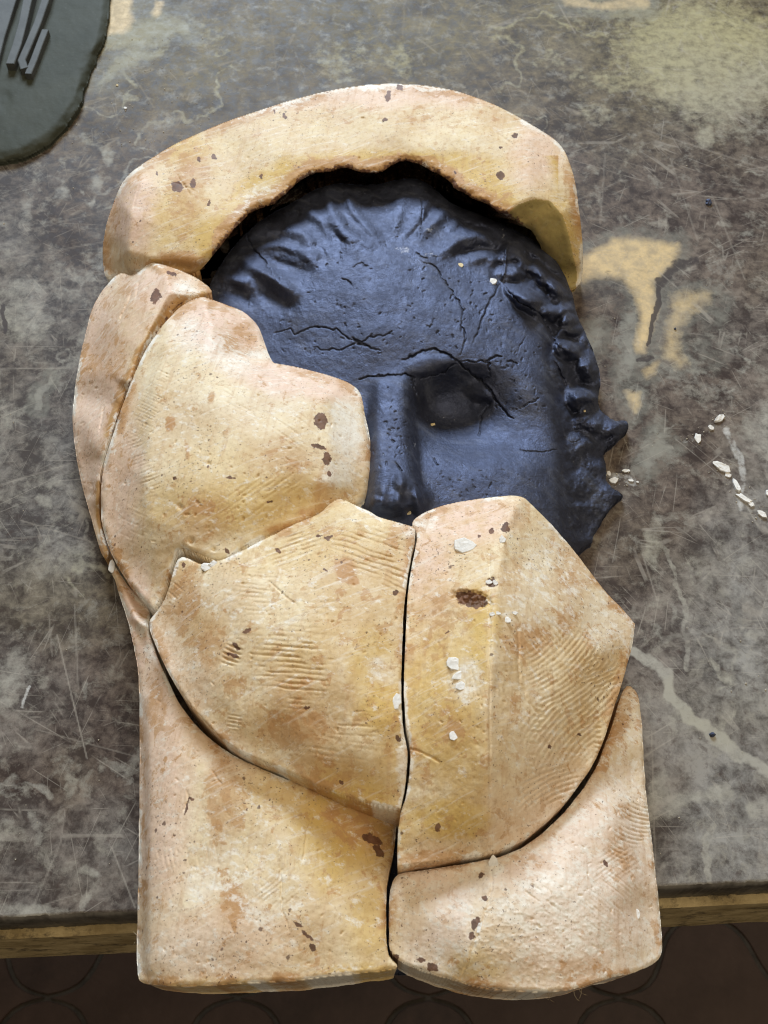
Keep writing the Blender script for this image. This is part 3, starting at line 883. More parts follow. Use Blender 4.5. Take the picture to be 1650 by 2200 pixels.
PNK = [(280, 450, 60, 90, 0, 1), (800, 200, 420, 34, 0, .8), (1150, 330, 60, 80, 20, .8), (480, 700, 110, 70, 20, 1), (640, 820, 160, 40, 12, .9), (260, 1050, 50, 160, 0, .8), (200, 850, 80, 320, 0, .8), (330, 620, 80, 60, 0, .8), (990, 1110, 120, 60, 0, 1), (920, 1230, 50, 110, 0, .9), (930, 1400, 50, 90, 0, .5),  # pink plaster, partly the cool window light painted onto upper edges
       (1230, 1900, 220, 260, 0, .75), (930, 1950, 110, 130, 0, .7), (340, 1650, 70, 350, 0, .8), (450, 2030, 180, 90, 0, .6), (400, 1480, 70, 90, 0, .5), (290, 1350, 40, 150, 0, 1), (760, 960, 50, 60, 0, .4), (1170, 1650, 80, 100, 0, .25), (450, 1600, 120, 50, 30, .5)]
WHT = [(1180, 1260, 90, 160, 20, .55), (1300, 1330, 60, 70, 0, .6), (1140, 1600, 70, 200, 0, .3), (1200, 1960, 150, 150, 0, .75), (930, 1960, 90, 90, 0, .45), (1350, 1650, 40, 120, 0, .5), (560, 1860, 130, 140, 0, .55), (420, 2040, 120, 60, 0, .4), (470, 900, 160, 90, 0, .35), (745, 925, 36, 70, 0, 1), (725, 1020, 40, 30, 0, .9), (480, 760, 70, 40, 30, .7), (400, 720, 50, 50, 0, .55), (400, 620, 26, 18, 20, .9), (560, 860, 120, 40, 10, .4), (560, 760, 40, 12, 15, .8), (1060, 1865, 24, 22, 0, 1), (1120, 1960, 70, 60, 0, .75), (1085, 2000, 40, 40, 0, .6), (1250, 1950, 30, 90, -20, .7), (1340, 1980, 60, 120, 0, .5),  # first entries paint the jaw's right facet brighter, as if lit
       (830, 1098, 60, 14, 18, 1), (890, 1140, 14, 20, 0, 1), (560, 1940, 70, 50, 0, .6), (560, 1800, 100, 100, 0, .45), (430, 1900, 40, 40, 0, .6), (240, 1215, 12, 22, 0, 1.4), (310, 1345, 16, 18, 0, .9), (330, 1400, 16, 24, 0, .8), (820, 1440, 40, 30, 35, .6), (1000, 1460, 40, 50, 0, .7), (900, 1125, 40, 24, 0, .8),
       (870, 1640, 16, 60, 0, .9), (1340, 1350, 40, 50, 0, .5), (900, 185, 260, 8, 0, 1), (640, 215, 120, 10, -15, .9), (1140, 265, 60, 10, 30, .8), (550, 420, 80, 26, -30, .5), (1060, 1500, 18, 300, 0, .35), (600, 1300, 120, 90, 0, .3), (480, 1280, 60, 60, 0, .35), (860, 1510, 10, 16, 0, 1)]  # the thin arch entries paint window light along its top edge


def plaster_paint(base):
    def f(u, v, D, P):
        wu = u + 14 * fbm(u / 38, v / 38, 51, 4, .6); wv = v + 14 * fbm(u / 38, v / 38, 57, 4, .6)
        wd = u + 7 * fbm(u / 11, v / 11, 61, 4, .65), v + 7 * fbm(u / 11, v / 11, 67, 4, .65)
        out = {k: np.full(u.shape, float(base.get(k, 0))) for k in ('yel', 'pnk', 'org', 'drk', 'wht', 'olv')}
        for key, lst in (('org', ORG), ('yel', YEL), ('pnk', PNK), ('wht', WHT)):
            a = out[key]
            for cx, cy, rx, ry, rot, s in lst:
                a = np.maximum(a, s * blob(wu, wv, cx, cy, rx, ry, rot, .55))
            out[key] = a
        out['yel'] = out['yel'] * (1 - .0 * out['pnk'])
        for cx, cy, rx, ry, rot in DARK:
            out['drk'] = np.maximum(out['drk'], blob(wd[0], wd[1], cx, cy, rx * .88, ry * .88, rot, .35))
        # handling grime along the seams and chalky rubbed arrises, both broken up
        m1 = sstep(-.05, .45, fbm(u / 70, v / 70, 101, 3)); m2 = sstep(.0, .4, fbm(u / 46, v / 46, 107, 3))
        out['org'] = np.maximum(out['org'], .95 * m1 * (1 - sstep(6, 30, D + 9 * fbm(u / 15, v / 15, 103, 3))))
        out['wht'] = np.maximum(out['wht'], 1.5 * m2 * (1 - sstep(2, 10, D + 4 * fbm(u / 7, v / 7, 109, 3))))
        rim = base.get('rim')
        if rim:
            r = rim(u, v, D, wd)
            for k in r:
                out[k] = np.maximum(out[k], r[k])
        return out
    return f


# ------------------------------------------------------------------ the mould pieces
GROUP = 'plaster pieces of the mould'

# arch over the forehead
A_OUT = [(228, 603, .6), (221, 570, 1.0), (221, 520, 1.6), (230, 475, 2.4), (248, 425, 3.3), (265, 385, 4.1), (300, 355, 4.5), (370, 312, 4.6), (435, 282, 4.6), (510, 252, 4.6), (625, 215, 4.6), (710, 193, 4.6), (800, 180, 4.6),
         (875, 180, 4.6), (940, 187, 4.6), (1000, 200, 4.6), (1075, 230, 4.6), (1125, 257, 4.6), (1165, 282, 4.5), (1200, 304, 4.3), (1219, 335, 4.2), (1235, 385, 3.9), (1243, 440, 3.4), (1250, 500, 2.5), (1253, 560, 1.4), (1251, 600, .5), (1240, 618, .1), (1222, 626, .1),
         (1210, 602, .4), (1193, 577, .8), (1172, 550, 1.5), (1160, 525, 2.1), (1145, 497, 2.9), (1122, 480, 3.6), (1085, 464, 4.5), (1065, 453, 4.8), (1048, 437, 4.9), (1015, 428, 4.9), (997, 414, 4.9), (976, 408, 4.9), (968, 392, 4.9), (935, 371, 4.9), (903, 353, 4.9), (870, 343, 4.9),
         (845, 352, 4.9), (820, 371, 4.9), (780, 372, 4.9), (742, 357, 4.9), (710, 367, 4.9), (675, 371, 4.9), (635, 394, 4.9), (610, 420, 4.9), (580, 444, 4.9), (547, 450, 4.9), (520, 475, 4.9), (492, 507, 4.8), (465, 540, 4.5), (436, 575, 3.9), (415, 592, 3.4), (385, 586, 3.5), (325, 580, 3.6), (290, 588, 3.2), (268, 580, 2.6), (262, 590, 1.6)]
A_IN = [(400, 400, 5.1), (600, 320, 5.2), (840, 270, 5.3), (1000, 290, 5.2), (350, 480, 5.0), (450, 470, 5.1), (650, 340, 5.15), (900, 320, 5.2), (1060, 380, 5.1)]
A_RIDGE = [[(275, 392, 4.6), (264, 440, 4.3), (258, 500, 3.6), (256, 560, 2.6)], [(300, 392, 5.0), (280, 460, 4.9), (275, 540, 4.2)], [(325, 556, 4.5), (375, 552, 4.6), (428, 560, 4.6), (470, 522, 4.9)],
           [(1131, 300, 5.0), (1138, 360, 5.05), (1140, 424, 5.0)], [(1095, 453, 4.9), (1112, 438, 5.0), (1148, 425, 4.9), (1182, 430, 4.6), (1208, 460, 4.2), (1221, 500, 3.5), (1232, 560, 1.9)], [(1130, 470, 3.8), (1165, 520, 2.6), (1205, 580, 1.0)]]


def a_rag(u, v):
    inner = ((v > 330) & (u > 470) & (u < 1130) & (v < 545) & (v > 560 - 0.9 * np.minimum(u - 250, 1400 - u))) | ((u > 1120) & (u < 1200) & (v > 470) & (v < 600) & (u - 1120 < (v - 470) * .9 + 12))
    return np.where(inner, 4.5, 1.0)


def a_edge(U, V):
    inner = (U > 460) & (U < 1110) & (V > 325) & (V < 560)
    return np.where(inner, 0.0032, 0.0020)


def a_under(u, v):
    return np.where((u > 430) & (u < 1215) & (v > 340), 0.75, 0.0)


def a_rim(u, v, D, wd):
    # brown grime along the inner, ragged rim; deeper tones on the two cut ends
    inner = ((u > 455) & (u < 1200) & (v > 335)) * 1.0
    g = inner * (1 - sstep(10, 40, D + 7 * fbm(u / 14, v / 14, 71, 3)))
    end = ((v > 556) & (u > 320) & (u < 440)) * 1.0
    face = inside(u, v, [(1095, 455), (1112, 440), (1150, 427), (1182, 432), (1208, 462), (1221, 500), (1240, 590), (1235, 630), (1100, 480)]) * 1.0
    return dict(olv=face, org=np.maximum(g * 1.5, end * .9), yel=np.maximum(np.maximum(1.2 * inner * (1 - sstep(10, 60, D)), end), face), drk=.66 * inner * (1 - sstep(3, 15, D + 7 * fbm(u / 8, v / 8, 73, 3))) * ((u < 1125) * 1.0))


def a_detail(U, V, z, D):
    inner = ((U > 455) & (U < 1130) & (V > 330)) * 1.0
    z = z + inner * (1 - sstep(0, 26, D)) * 0.0012 * fbm(U / 13, V / 13, 81, 4, .6)
    dots(U, V, z, 54, (300, 190, 1240, 460), (0.9, 1.9), (.0002, .0007), 5)
    for p in ([(1043, 268), (1100, 310)], [(380, 375), (410, 420)], [(370, 390), (420, 410)], [(285, 450), (300, 400)], [(1160, 345), (1175, 380)]):
        groove(U, V, z, p, 1.8, .0005, 2, 3)
    return z


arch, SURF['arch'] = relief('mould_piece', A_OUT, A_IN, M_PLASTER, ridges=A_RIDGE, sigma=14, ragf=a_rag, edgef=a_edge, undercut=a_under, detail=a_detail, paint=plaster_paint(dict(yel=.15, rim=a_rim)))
tag(arch, 'long arched plaster mould piece curving over the black clay forehead', 'mould piece', GROUP)

# slim outer piece at the temple
B_OUT = [(259, 582, 2.4), (281, 594, 3.0), (298, 585, 3.6), (322, 563, 4.2), (322, 563, 4.2), (337, 565, 4.2), (377, 576, 4.2), (418, 594, 4.2), (448, 614, 4.1), (459, 632, 4.1), (440, 638, 4.4), (418, 638, 4.5), (388, 650, 4.5), (360, 678, 4.4), (331, 718, 4.4), (305, 759, 4.3), (289, 795, 4.2), (271, 838, 4.1), (253, 888, 3.9), (239, 932, 3.7),
         (222, 986, 3.3), (214, 1027, 3.0), (211, 1073, 2.7), (215, 1127, 2.4), (229, 1172, 2.0), (234, 1190, 1.6), (227, 1202, 1.0), (216, 1186, .9), (202, 1136, .9), (182, 1064, .9), (164, 991, .9), (155, 909, 1.0), (157, 864, 1.1), (166, 795, 1.2), (182, 723, 1.4), (198, 659, 1.6), (223, 618, 2.0)]
B_RIDGE = [[(340, 574, 4.6), (359, 592, 4.9), (364, 630, 5.1), (335, 684, 5.1), (303, 752, 5.0), (276, 825, 4.8), (252, 900, 4.5), (230, 985, 3.9), (218, 1060, 3.2)], [(364, 630, 5.1), (400, 634, 4.8), (440, 632, 4.5)]]
B_IN = [(230, 800, 3.6), (198, 950, 3.0), (250, 700, 3.9), (290, 620, 4.2), (200, 1080, 2.2), (175, 900, 2.2), (190, 800, 2.6)]


def b_rim(u, v, D, wd):
    d, t = seg_dist(u, v, [(436, 640), (388, 652), (360, 680), (331, 720), (305, 761), (271, 840), (239, 934)])
    s = 1 - sstep(6, 20, d + 5 * fbm(u / 14, v / 14, 75, 3))
    d2, t = seg_dist(u, v, [(213, 1040), (213, 1110), (230, 1180), (228, 1205)])
    s2 = 1 - sstep(3, 10, d2)
    return dict(org=np.maximum(s, s2) * 1.3, yel=np.maximum(s, s2), drk=.5 * (1 - sstep(0, 6, d)))


def b_detail(U, V, z, D):
    groove(U, V, z, [(283, 628), (270, 660), (258, 690)], 2.2, .0011, 3, 1)
    groove(U, V, z, [(300, 605), (292, 640)], 1.6, .0006, 3, 2)
    groove(U, V, z, [(222, 870), (218, 905), (214, 930)], 1.8, .0007, 3, 5)
    dots(U, V, z, 30, (165, 760, 250, 1100), (0.9, 1.9), (.0003, .0007), 8)
    return z


slim, SURF['slim'] = relief('mould_piece', B_OUT, B_IN, M_PLASTER, ridges=B_RIDGE, sigma=13, edge=.0018, detail=b_detail, paint=plaster_paint(dict(pnk=.5, rim=b_rim)))
tag(slim, 'slim smooth pinkish plaster mould piece at the temple with one dark oval stain', 'mould piece', GROUP)

# cheek piece
C_OUT = [(414, 643, 4.8), (434, 637, 4.7), (459, 644, 4.5), (491, 657, 4.5), (523, 668, 4.4), (548, 691, 4.3), (559, 709, 4.3), (568, 736, 4.4), (580, 768, 4.6), (588, 780, 4.7), (588, 780, 4.7), (614, 784, 4.8), (668, 795, 4.8), (723, 811, 4.8), (755, 825, 4.8), (773, 841, 4.8), (780, 864, 4.8), (783, 891, 4.9), (795, 932, 4.9), (798, 991, 4.9),
         (798, 1036, 4.8), (791, 1068, 4.6), (777, 1086, 4.5), (745, 1092, 4.9), (691, 1100, 5.5), (636, 1130, 5.8), (555, 1157, 5.9), (509, 1184, 5.9), (484, 1200, 5.8), (464, 1204, 5.8), (436, 1194, 5.8), (400, 1180, 5.7), (386, 1180, 5.6), (378, 1192, 5.4), (372, 1215, 5.2), (361, 1254, 5.0), (350, 1286, 4.7), (332, 1309, 4.3), (324, 1308, 4.2), (310, 1294, 4.0), (285, 1264, 3.7), (264, 1234, 3.5),
         (243, 1200, 3.4), (228, 1160, 3.4), (218, 1120, 3.5), (216, 1073, 3.6), (218, 1030, 3.8), (225, 988, 4.0), (243, 933, 4.3), (257, 888, 4.5), (275, 838, 4.7), (293, 793, 4.8), (309, 759, 4.9), (331, 722, 5.0), (362, 684, 5.0), (388, 657, 4.9)]
C_RIDGE = [[(440, 650, 5.3), (452, 700, 5.9), (464, 768, 6.2), (540, 798, 6.25), (640, 832, 6.3), (695, 852, 6.3), (709, 955, 6.4), (705, 1036, 6.3), (690, 1080, 5.8)], [(355, 740, 5.7), (335, 830, 6.0), (322, 930, 6.1), (312, 1020, 6.0), (318, 1110, 5.6), (335, 1190, 5.1)], [(464, 768, 6.2), (520, 770, 5.4), (575, 785, 4.95)]]
C_IN = [(520, 930, 7.0), (450, 1050, 6.9), (600, 1020, 6.9), (450, 850, 6.7), (420, 760, 6.2), (270, 1050, 4.9), (280, 950, 5.2), (270, 1150, 4.5), (540, 1120, 6.5), (400, 1150, 6.2), (640, 930, 6.8), (510, 700, 5.0), (530, 735, 4.9)]


def c_detail(U, V, z, D):
    hatch(U, V, z, 318, 880, 26, 120, 25, 6.5, .00035, 3, fill=.6)
    hatch(U, V, z, 310, 1010, 30, 90, -20, 7, .0003, 4, fill=.5)
    hatch(U, V, z, 290, 1130, 40, 60, 25, 8, .0002, 14, fill=.4)
    hatch(U, V, z, 630, 920, 60, 40, 35, 9, .00035, 5, fill=.5)
    hatch(U, V, z, 560, 1060, 110, 60, -35, 10, .00022, 6, fill=.45)
    hatch(U, V, z, 520, 860, 60, 50, 30, 8, .00025, 7, fill=.4)
    dots(U, V, z, 66, (260, 800, 780, 1190), (0.9, 1.9), (.0003, .0009), 9)
    for x, y, w, dp in ((386, 1088, 5, .0012), (410, 1162, 6, .0015), (458, 1180, 4, .001), (423, 1079, 3, .0009), (640, 1070, 3, .0008), (447, 995, 3, .0008)):
        groove(U, V, z, [(x, y), (x + 2, y + 2)], w, dp, 2, 3, False)
    return z


cheek, SURF['cheek'] = relief('mould_piece', C_OUT, C_IN, M_PLASTER, ridges=C_RIDGE, sigma=19, edge=.0028, detail=c_detail, paint=plaster_paint(dict(yel=.1, wht=.2)))
tag(cheek, 'large bulging plaster mould piece covering the left eye and cheek beside the nose', 'mould piece', GROUP)

# chin piece with rasp marks
D_OUT = [(722, 1071, 6.5), (741, 1073, 6.4), (764, 1086, 6.4), (794, 1099, 6.4), (819, 1113, 6.5), (862, 1124, 6.6), (893, 1133, 6.7), (893, 1133, 6.7), (893, 1156, 6.9), (885, 1186, 7.0), (875, 1237, 7.2), (867, 1305, 7.3), (865, 1368, 7.4), (862, 1453, 7.4), (862, 1517, 7.3), (867, 1572, 7.2), (876, 1614, 7.0), (874, 1665, 6.8), (867, 1712, 6.5), (860, 1738, 6.2), (860, 1738, 6.2),
         (836, 1735, 6.1), (794, 1727, 6.1), (730, 1708, 6.1), (667, 1680, 6.1), (603, 1653, 6.05), (539, 1627, 6.0), (493, 1602, 5.9), (455, 1568, 5.7), (412, 1521, 5.4), (382, 1479, 5.2), (361, 1445, 5.0), (340, 1400, 4.7), (325, 1364, 4.5), (319, 1336, 4.4), (331, 1319, 4.5), (353, 1292, 4.9), (365, 1256, 5.2), (375, 1217, 5.4), (382, 1200, 5.5), (395, 1195, 5.6), (412, 1202, 5.8), (438, 1215, 6.0),
         (461, 1209, 6.1), (499, 1194, 6.3), (554, 1165, 6.5), (609, 1137, 6.6), (652, 1118, 6.6), (690, 1103, 6.6), (706, 1084, 6.5)]
D_RIDGE = [[(712, 1096, 7.0), (735, 1092, 7.1), (765, 1105, 7.1), (815, 1130, 7.2), (860, 1142, 7.2), (882, 1150, 7.15)]]
D_IN = [(650, 1350, 8.1), (750, 1450, 8.2), (550, 1350, 7.6), (450, 1350, 6.6), (700, 1250, 7.9), (600, 1500, 7.6), (780, 1620, 7.5), (500, 1250, 7.0), (420, 1250, 6.2), (680, 1640, 7.0), (820, 1300, 7.9), (830, 1550, 7.8), (430, 1450, 6.3), (520, 1560, 6.8), (390, 1350, 5.6)]


def d_detail(U, V, z, D):
    hatch(U, V, z, 800, 1190, 95, 65, 18, 11, .0006, 1, fill=.75)
    hatch(U, V, z, 640, 1180, 70, 50, -18, 9, .0005, 2, fill=.65)
    hatch(U, V, z, 850, 1240, 40, 50, 25, 11, .0005, 12, fill=.6)
    hatch(U, V, z, 545, 1270, 50, 70, 5, 9, .0004, 3, fill=.55)
    hatch(U, V, z, 625, 1440, 90, 90, 4, 11, .0005, 4, fill=.55)
    hatch(U, V, z, 775, 1555, 60, 30, 3, 10, .0003, 5, fill=.5)
    hatch(U, V, z, 505, 1550, 20, 24, 10, 8, .0006, 6, fill=.75)
    hatch(U, V, z, 500, 1405, 22, 36, 20, 10, .0007, 7, fill=.8)
    hatch(U, V, z, 370, 1275, 18, 50, 40, 8, .0004, 8, fill=.6)
    hatch(U, V, z, 600, 1330, 160, 120, 0, 14, .00015, 9, fill=.5)
    hatch(U, V, z, 730, 1620, 120, 60, 8, 12, .0002, 19, fill=.4)
    dots(U, V, z, 72, (340, 1180, 870, 1700), (0.9, 1.9), (.0002, .0008), 10)
    groove(U, V, z, [(580, 1250), (605, 1275), (640, 1300)], 1.8, .0006, 2, 3)
    return z


chin, SURF['chin'] = relief('mould_piece', D_OUT, D_IN, M_PLASTER, ridges=D_RIDGE, sigma=22, edge=.0015, rag=1.6, detail=d_detail, paint=plaster_paint(dict(yel=.18, org=.24, wht=.1)))
tag(chin, 'leaf-shaped plaster mould piece with rows of rasp marks below the nose', 'mould piece', GROUP)

# jaw piece with the ridge and combed face
E_OUT = [(883, 1124, 6.6), (898, 1108, 6.4), (938, 1089, 6.3), (997, 1076, 6.2), (1076, 1066, 6.2), (1113, 1064, 6.2), (1129, 1071, 6.15), (1129, 1071, 6.15), (1174, 1115, 5.6), (1225, 1172, 4.9), (1273, 1235, 4.3), (1304, 1275, 3.9), (1336, 1306, 3.6), (1364, 1340, 3.3), (1364, 1340, 3.3), (1361, 1377, 3.2), (1352, 1412, 3.2), (1338, 1462, 3.4), (1324, 1505, 3.6), (1304, 1570, 3.9), (1279, 1637, 4.2),
         (1241, 1692, 4.6), (1210, 1731, 4.8), (1170, 1769, 5.1), (1123, 1806, 5.4), (1068, 1830, 5.7), (997, 1840, 5.8), (918, 1854, 5.8), (859, 1864, 5.8), (852, 1860, 5.8), (855, 1783, 6.1), (862, 1738, 6.3), (872, 1716, 6.5), (880, 1661, 6.8), (883, 1613, 7.0), (875, 1574, 7.1), (869, 1523, 7.2), (868, 1464, 7.3), (871, 1365, 7.2), (876, 1267, 7.1), (888, 1200, 7.0), (897, 1152, 6.9), (894, 1138, 6.8)]
E_RIDGE = [[(1118, 1078, 6.7), (1103, 1093, 7.0), (1084, 1148, 7.5), (1072, 1227, 7.9), (1062, 1326, 8.4), (1056, 1424, 8.6), (1046, 1523, 8.5), (1046, 1641, 8.0), (1046, 1759, 7.0), (1048, 1818, 6.2)]]
E_IN = [(1200, 1300, 6.3), (1250, 1400, 5.6), (1200, 1500, 6.4), (1150, 1650, 6.4), (960, 1150, 7.2), (960, 1250, 7.65), (960, 1400, 7.8), (950, 1600, 7.6), (940, 1780, 6.5), (1150, 1200, 6.4), (1120, 1400, 7.55), (1110, 1560, 7.5), (1300, 1400, 4.8), (1100, 1740, 6.4)]


def e_detail(U, V, z, D):
    hatch(U, V, z, 1245, 1460, 95, 135, -42, 10.5, .00045, 21, bend=18, fill=.92)
    hatch(U, V, z, 1200, 1570, 90, 90, -48, 11, .0005, 22, bend=-14, fill=.9)
    hatch(U, V, z, 1170, 1690, 70, 45, -28, 11, .0006, 23, bend=-12, fill=.92)
    hatch(U, V, z, 1290, 1450, 34, 50, -25, 9, .0006, 24, fill=.7)
    hatch(U, V, z, 1190, 1370, 30, 60, 55, 12, .0006, 25, fill=.6)
    hatch(U, V, z, 1150, 1580, 14, 90, 10, 12, .0007, 26, fill=.7)
    hatch(U, V, z, 1285, 1580, 10, 60, 0, 11, .0008, 27, fill=.8)
    hatch(U, V, z, 1150, 1250, 60, 120, 70, 9, .00022, 28, fill=.5)
    hatch(U, V, z, 1120, 1450, 50, 150, 80, 9, .0002, 29, fill=.45)
    hatch(U, V, z, 940, 1450, 60, 200, 85, 12, .0001, 30, fill=.4)
    # rotted hole and chip
    s = win(U, V, 950, 1220, 1090, 1330)
    u, v = U[s], V[s]
    wu = u + 6 * fbm(u / 10, v / 10, 31, 3); wv = v + 6 * fbm(u / 10, v / 10, 37, 3)
    z[s] -= .0022 * blob(wu, wv, 1013, 1288, 38, 17, 12, .4) * (1 + .8 * fbm(u / 5, v / 5, 33, 3))
    z[s] -= .0010 * blob(wu, wv, 1057, 1252, 11, 12, 0, .5)
    groove(U, V, z, [(880, 1608), (910, 1618), (945, 1638)], 2.4, .0007, 2, 3)
    groove(U, V, z, [(1112, 1350), (1115, 1460), (1135, 1510), (1165, 1540)], 3, .0006, 4, 3)
    dots(U, V, z, 78, (880, 1100, 1330, 1820), (0.9, 1.9), (.0002, .0007), 11)
    z -= 0.0005 * np.exp(-(np.abs(U - 1052 - 3 * fbm(V / 20, V * 0, 3)) / 2.2) ** 2) * ((V > 1180) & (V < 1830))
    return z


jaw, SURF['jaw'] = relief('mould_piece', E_OUT, E_IN, M_PLASTER, ridges=E_RIDGE, sigma=18, edge=.0012, rag=1.2, detail=e_detail, paint=plaster_paint(dict(yel=.2, org=.2)))
tag(jaw, 'ridged plaster mould piece with comb marks, white flecks and a rotted brown hole', 'mould piece', GROUP)

# lower left piece
F_OUT = [(234, 1204, 2.7), (236, 1222, 2.5), (247, 1247, 2.5), (264, 1300, 2.5), (278, 1347, 2.5), (291, 1402, 2.4), (298, 1457, 2.3), (300, 1517, 2.2), (300, 1600, 2.0), (299, 1764, 1.9), (296, 1955, 1.9), (293, 2050, 2.0), (296, 2104, 2.4), (308, 2113, 3.2), (355, 2118, 4.3), (436, 2119, 4.8), (524, 2112, 5.0), (627, 2108, 5.0), (709, 2098, 5.0), (807, 2087, 4.8), (849, 2083, 4.5), (856, 2074, 4.4),
         (841, 2062, 4.4), (831, 2043, 4.5), (829, 1982, 4.6), (830, 1905, 4.5), (836, 1873, 4.1), (846, 1835, 3.3), (853, 1762, 2.9), (836, 1752, 3.3), (794, 1742, 4.0), (730, 1722, 4.6), (667, 1694, 5.0), (603, 1669, 5.15), (545, 1645, 5.2), (500, 1622, 5.1), (464, 1598, 5.0), (420, 1559, 4.7), (382, 1508, 4.5), (359, 1457, 4.3), (336, 1408, 4.1), (321, 1366, 3.9), (315, 1340, 3.7), (326, 1318, 3.0), (310, 1300, 2.6), (285, 1270, 2.5), (262, 1240, 2.6), (244, 1210, 2.8)]
F_RIDGE = [[(242, 1222, 3.1), (262, 1262, 3.2), (281, 1300, 3.5), (292, 1328, 3.8), (306, 1340, 3.9)], [(286, 1290, 2.7), (305, 1318, 2.8), (320, 1324, 2.8)], [(310, 1500, 3.4), (318, 1700, 3.9), (316, 1900, 3.9), (316, 2080, 3.9)]]
F_IN = [(360, 1700, 4.7), (350, 1900, 4.6), (345, 2050, 4.5), (360, 1550, 4.4), (500, 1700, 5.5), (600, 1800, 5.7), (500, 2000, 5.6), (700, 1950, 5.5), (700, 1760, 5.1), (780, 1800, 4.5), (800, 1900, 5.0), (800, 2040, 5.0), (420, 1640, 5.1), (600, 2080, 5.3), (820, 1790, 3.7)]


def f_detail(U, V, z, D):
    dots(U, V, z, 54, (310, 1500, 840, 2100), (0.9, 1.9), (.0002, .0007), 12)
    hatch(U, V, z, 590, 1900, 60, 70, -40, 9, .0002, 31, fill=.5)
    hatch(U, V, z, 650, 1850, 30, 120, 85, 10, .0003, 32, fill=.5)
    hatch(U, V, z, 330, 1850, 30, 220, 80, 10, .0002, 33, fill=.5)
    for p in ([(402, 1700), (405, 1720), (395, 1745)], [(455, 1655), (475, 1685)], [(530, 1680), (560, 1710)], [(660, 1780), (650, 1850)], [(600, 1850), (606, 1950), (620, 2000)]):
        groove(U, V, z, p, 1.8, .0007, 3, 3)
    return z


lowl, SURF['lowl'] = relief('mould_piece', F_OUT, F_IN, M_PLASTER, ridges=F_RIDGE, sigma=20, edge=.0020, rag=1.4, detail=f_detail, paint=plaster_paint(dict(pnk=.1, yel=.12, org=.12, wht=.2)))
tag(lowl, 'big blocky plaster mould piece overhanging the table edge with a thin arm going up', 'mould piece', GROUP)

# lower right piece
G_OUT = [(853, 1878, 4.6), (841, 1897, 4.6), (836, 1935, 4.6), (835, 2030, 4.4), (842, 2050, 4.3), (862, 2068, 4.3), (913, 2088, 4.5), (975, 2106, 4.8), (1027, 2121, 5.0), (1088, 2129, 5.1), (1171, 2133, 5.1), (1238, 2125, 4.9), (1279, 2111, 4.7), (1320, 2098, 4.3), (1356, 2092, 3.7), (1382, 2081, 3.0), (1405, 2070, 2.5), (1423, 2052, 2.1), (1421, 2002, 2.0), (1413, 1909, 2.0), (1400, 1796, 2.0), (1387, 1703, 1.9),
         (1382, 1600, 1.8), (1378, 1540, 1.8), (1371, 1489, 1.9), (1357, 1474, 2.3), (1343, 1472, 2.5), (1330, 1511, 2.8), (1309, 1578, 3.2), (1284, 1647, 3.7), (1247, 1703, 4.1), (1216, 1742, 4.4), (1176, 1781, 4.7), (1129, 1819, 5.0), (1070, 1843, 5.2), (1036, 1848, 5.2), (977, 1860, 5.0), (879, 1873, 4.7)]
G_RIDGE = [[(1058, 1856, 5.6), (1055, 1900, 5.9), (1050, 1940, 6.0), (1030, 2002, 5.95), (1012, 2060, 5.7), (996, 2100, 5.2)]]
G_IN = [(1200, 1900, 5.7), (1150, 2050, 5.6), (1300, 1950, 4.9), (1320, 1750, 4.1), (1350, 1600, 3.0), (930, 1960, 5.3), (1120, 1960, 5.9), (1250, 2060, 5.2), (1240, 1800, 4.9), (1360, 1900, 3.9), (1360, 2040, 3.9), (1120, 1880, 5.6)]


def g_detail(U, V, z, D):
    hatch(U, V, z, 1355, 1780, 40, 90, 20, 9, .0005, 41, bend=10, fill=.75)
    hatch(U, V, z, 1320, 1860, 60, 40, -35, 9, .00035, 42, fill=.6)
    hatch(U, V, z, 1310, 1930, 60, 90, 40, 8, .0003, 43, fill=.55)
    hatch(U, V, z, 1110, 1950, 24, 60, 75, 8, .0005, 44, fill=.45)
    hatch(U, V, z, 1160, 1930, 50, 40, 35, 10, .0004, 45, fill=.35)
    dots(U, V, z, 114, (1060, 1500, 1400, 2110), (0.9, 1.9), (.0003, .0009), 13)
    groove(U, V, z, [(1060, 1850), (1052, 1935), (1040, 1970), (1024, 2010), (1010, 2060), (990, 2100)], 3.0, .0007, 5, 3)
    z += 0.0004 * np.clip(fbm(U / 7, V / 7, 47, 3), 0, 1) * blob(U, V, 1150, 1990, 160, 140, 0, .5)
    return z


lowr, SURF['lowr'] = relief('mould_piece', G_OUT, G_IN, M_PLASTER, ridges=G_RIDGE, sigma=20, edge=.0019, rag=1.4, detail=g_detail, paint=plaster_paint(dict(pnk=.12, wht=.5)))
tag(lowr, 'pale pinkish plaster mould piece with a white seam and frayed fibres along its front', 'mould piece', GROUP)

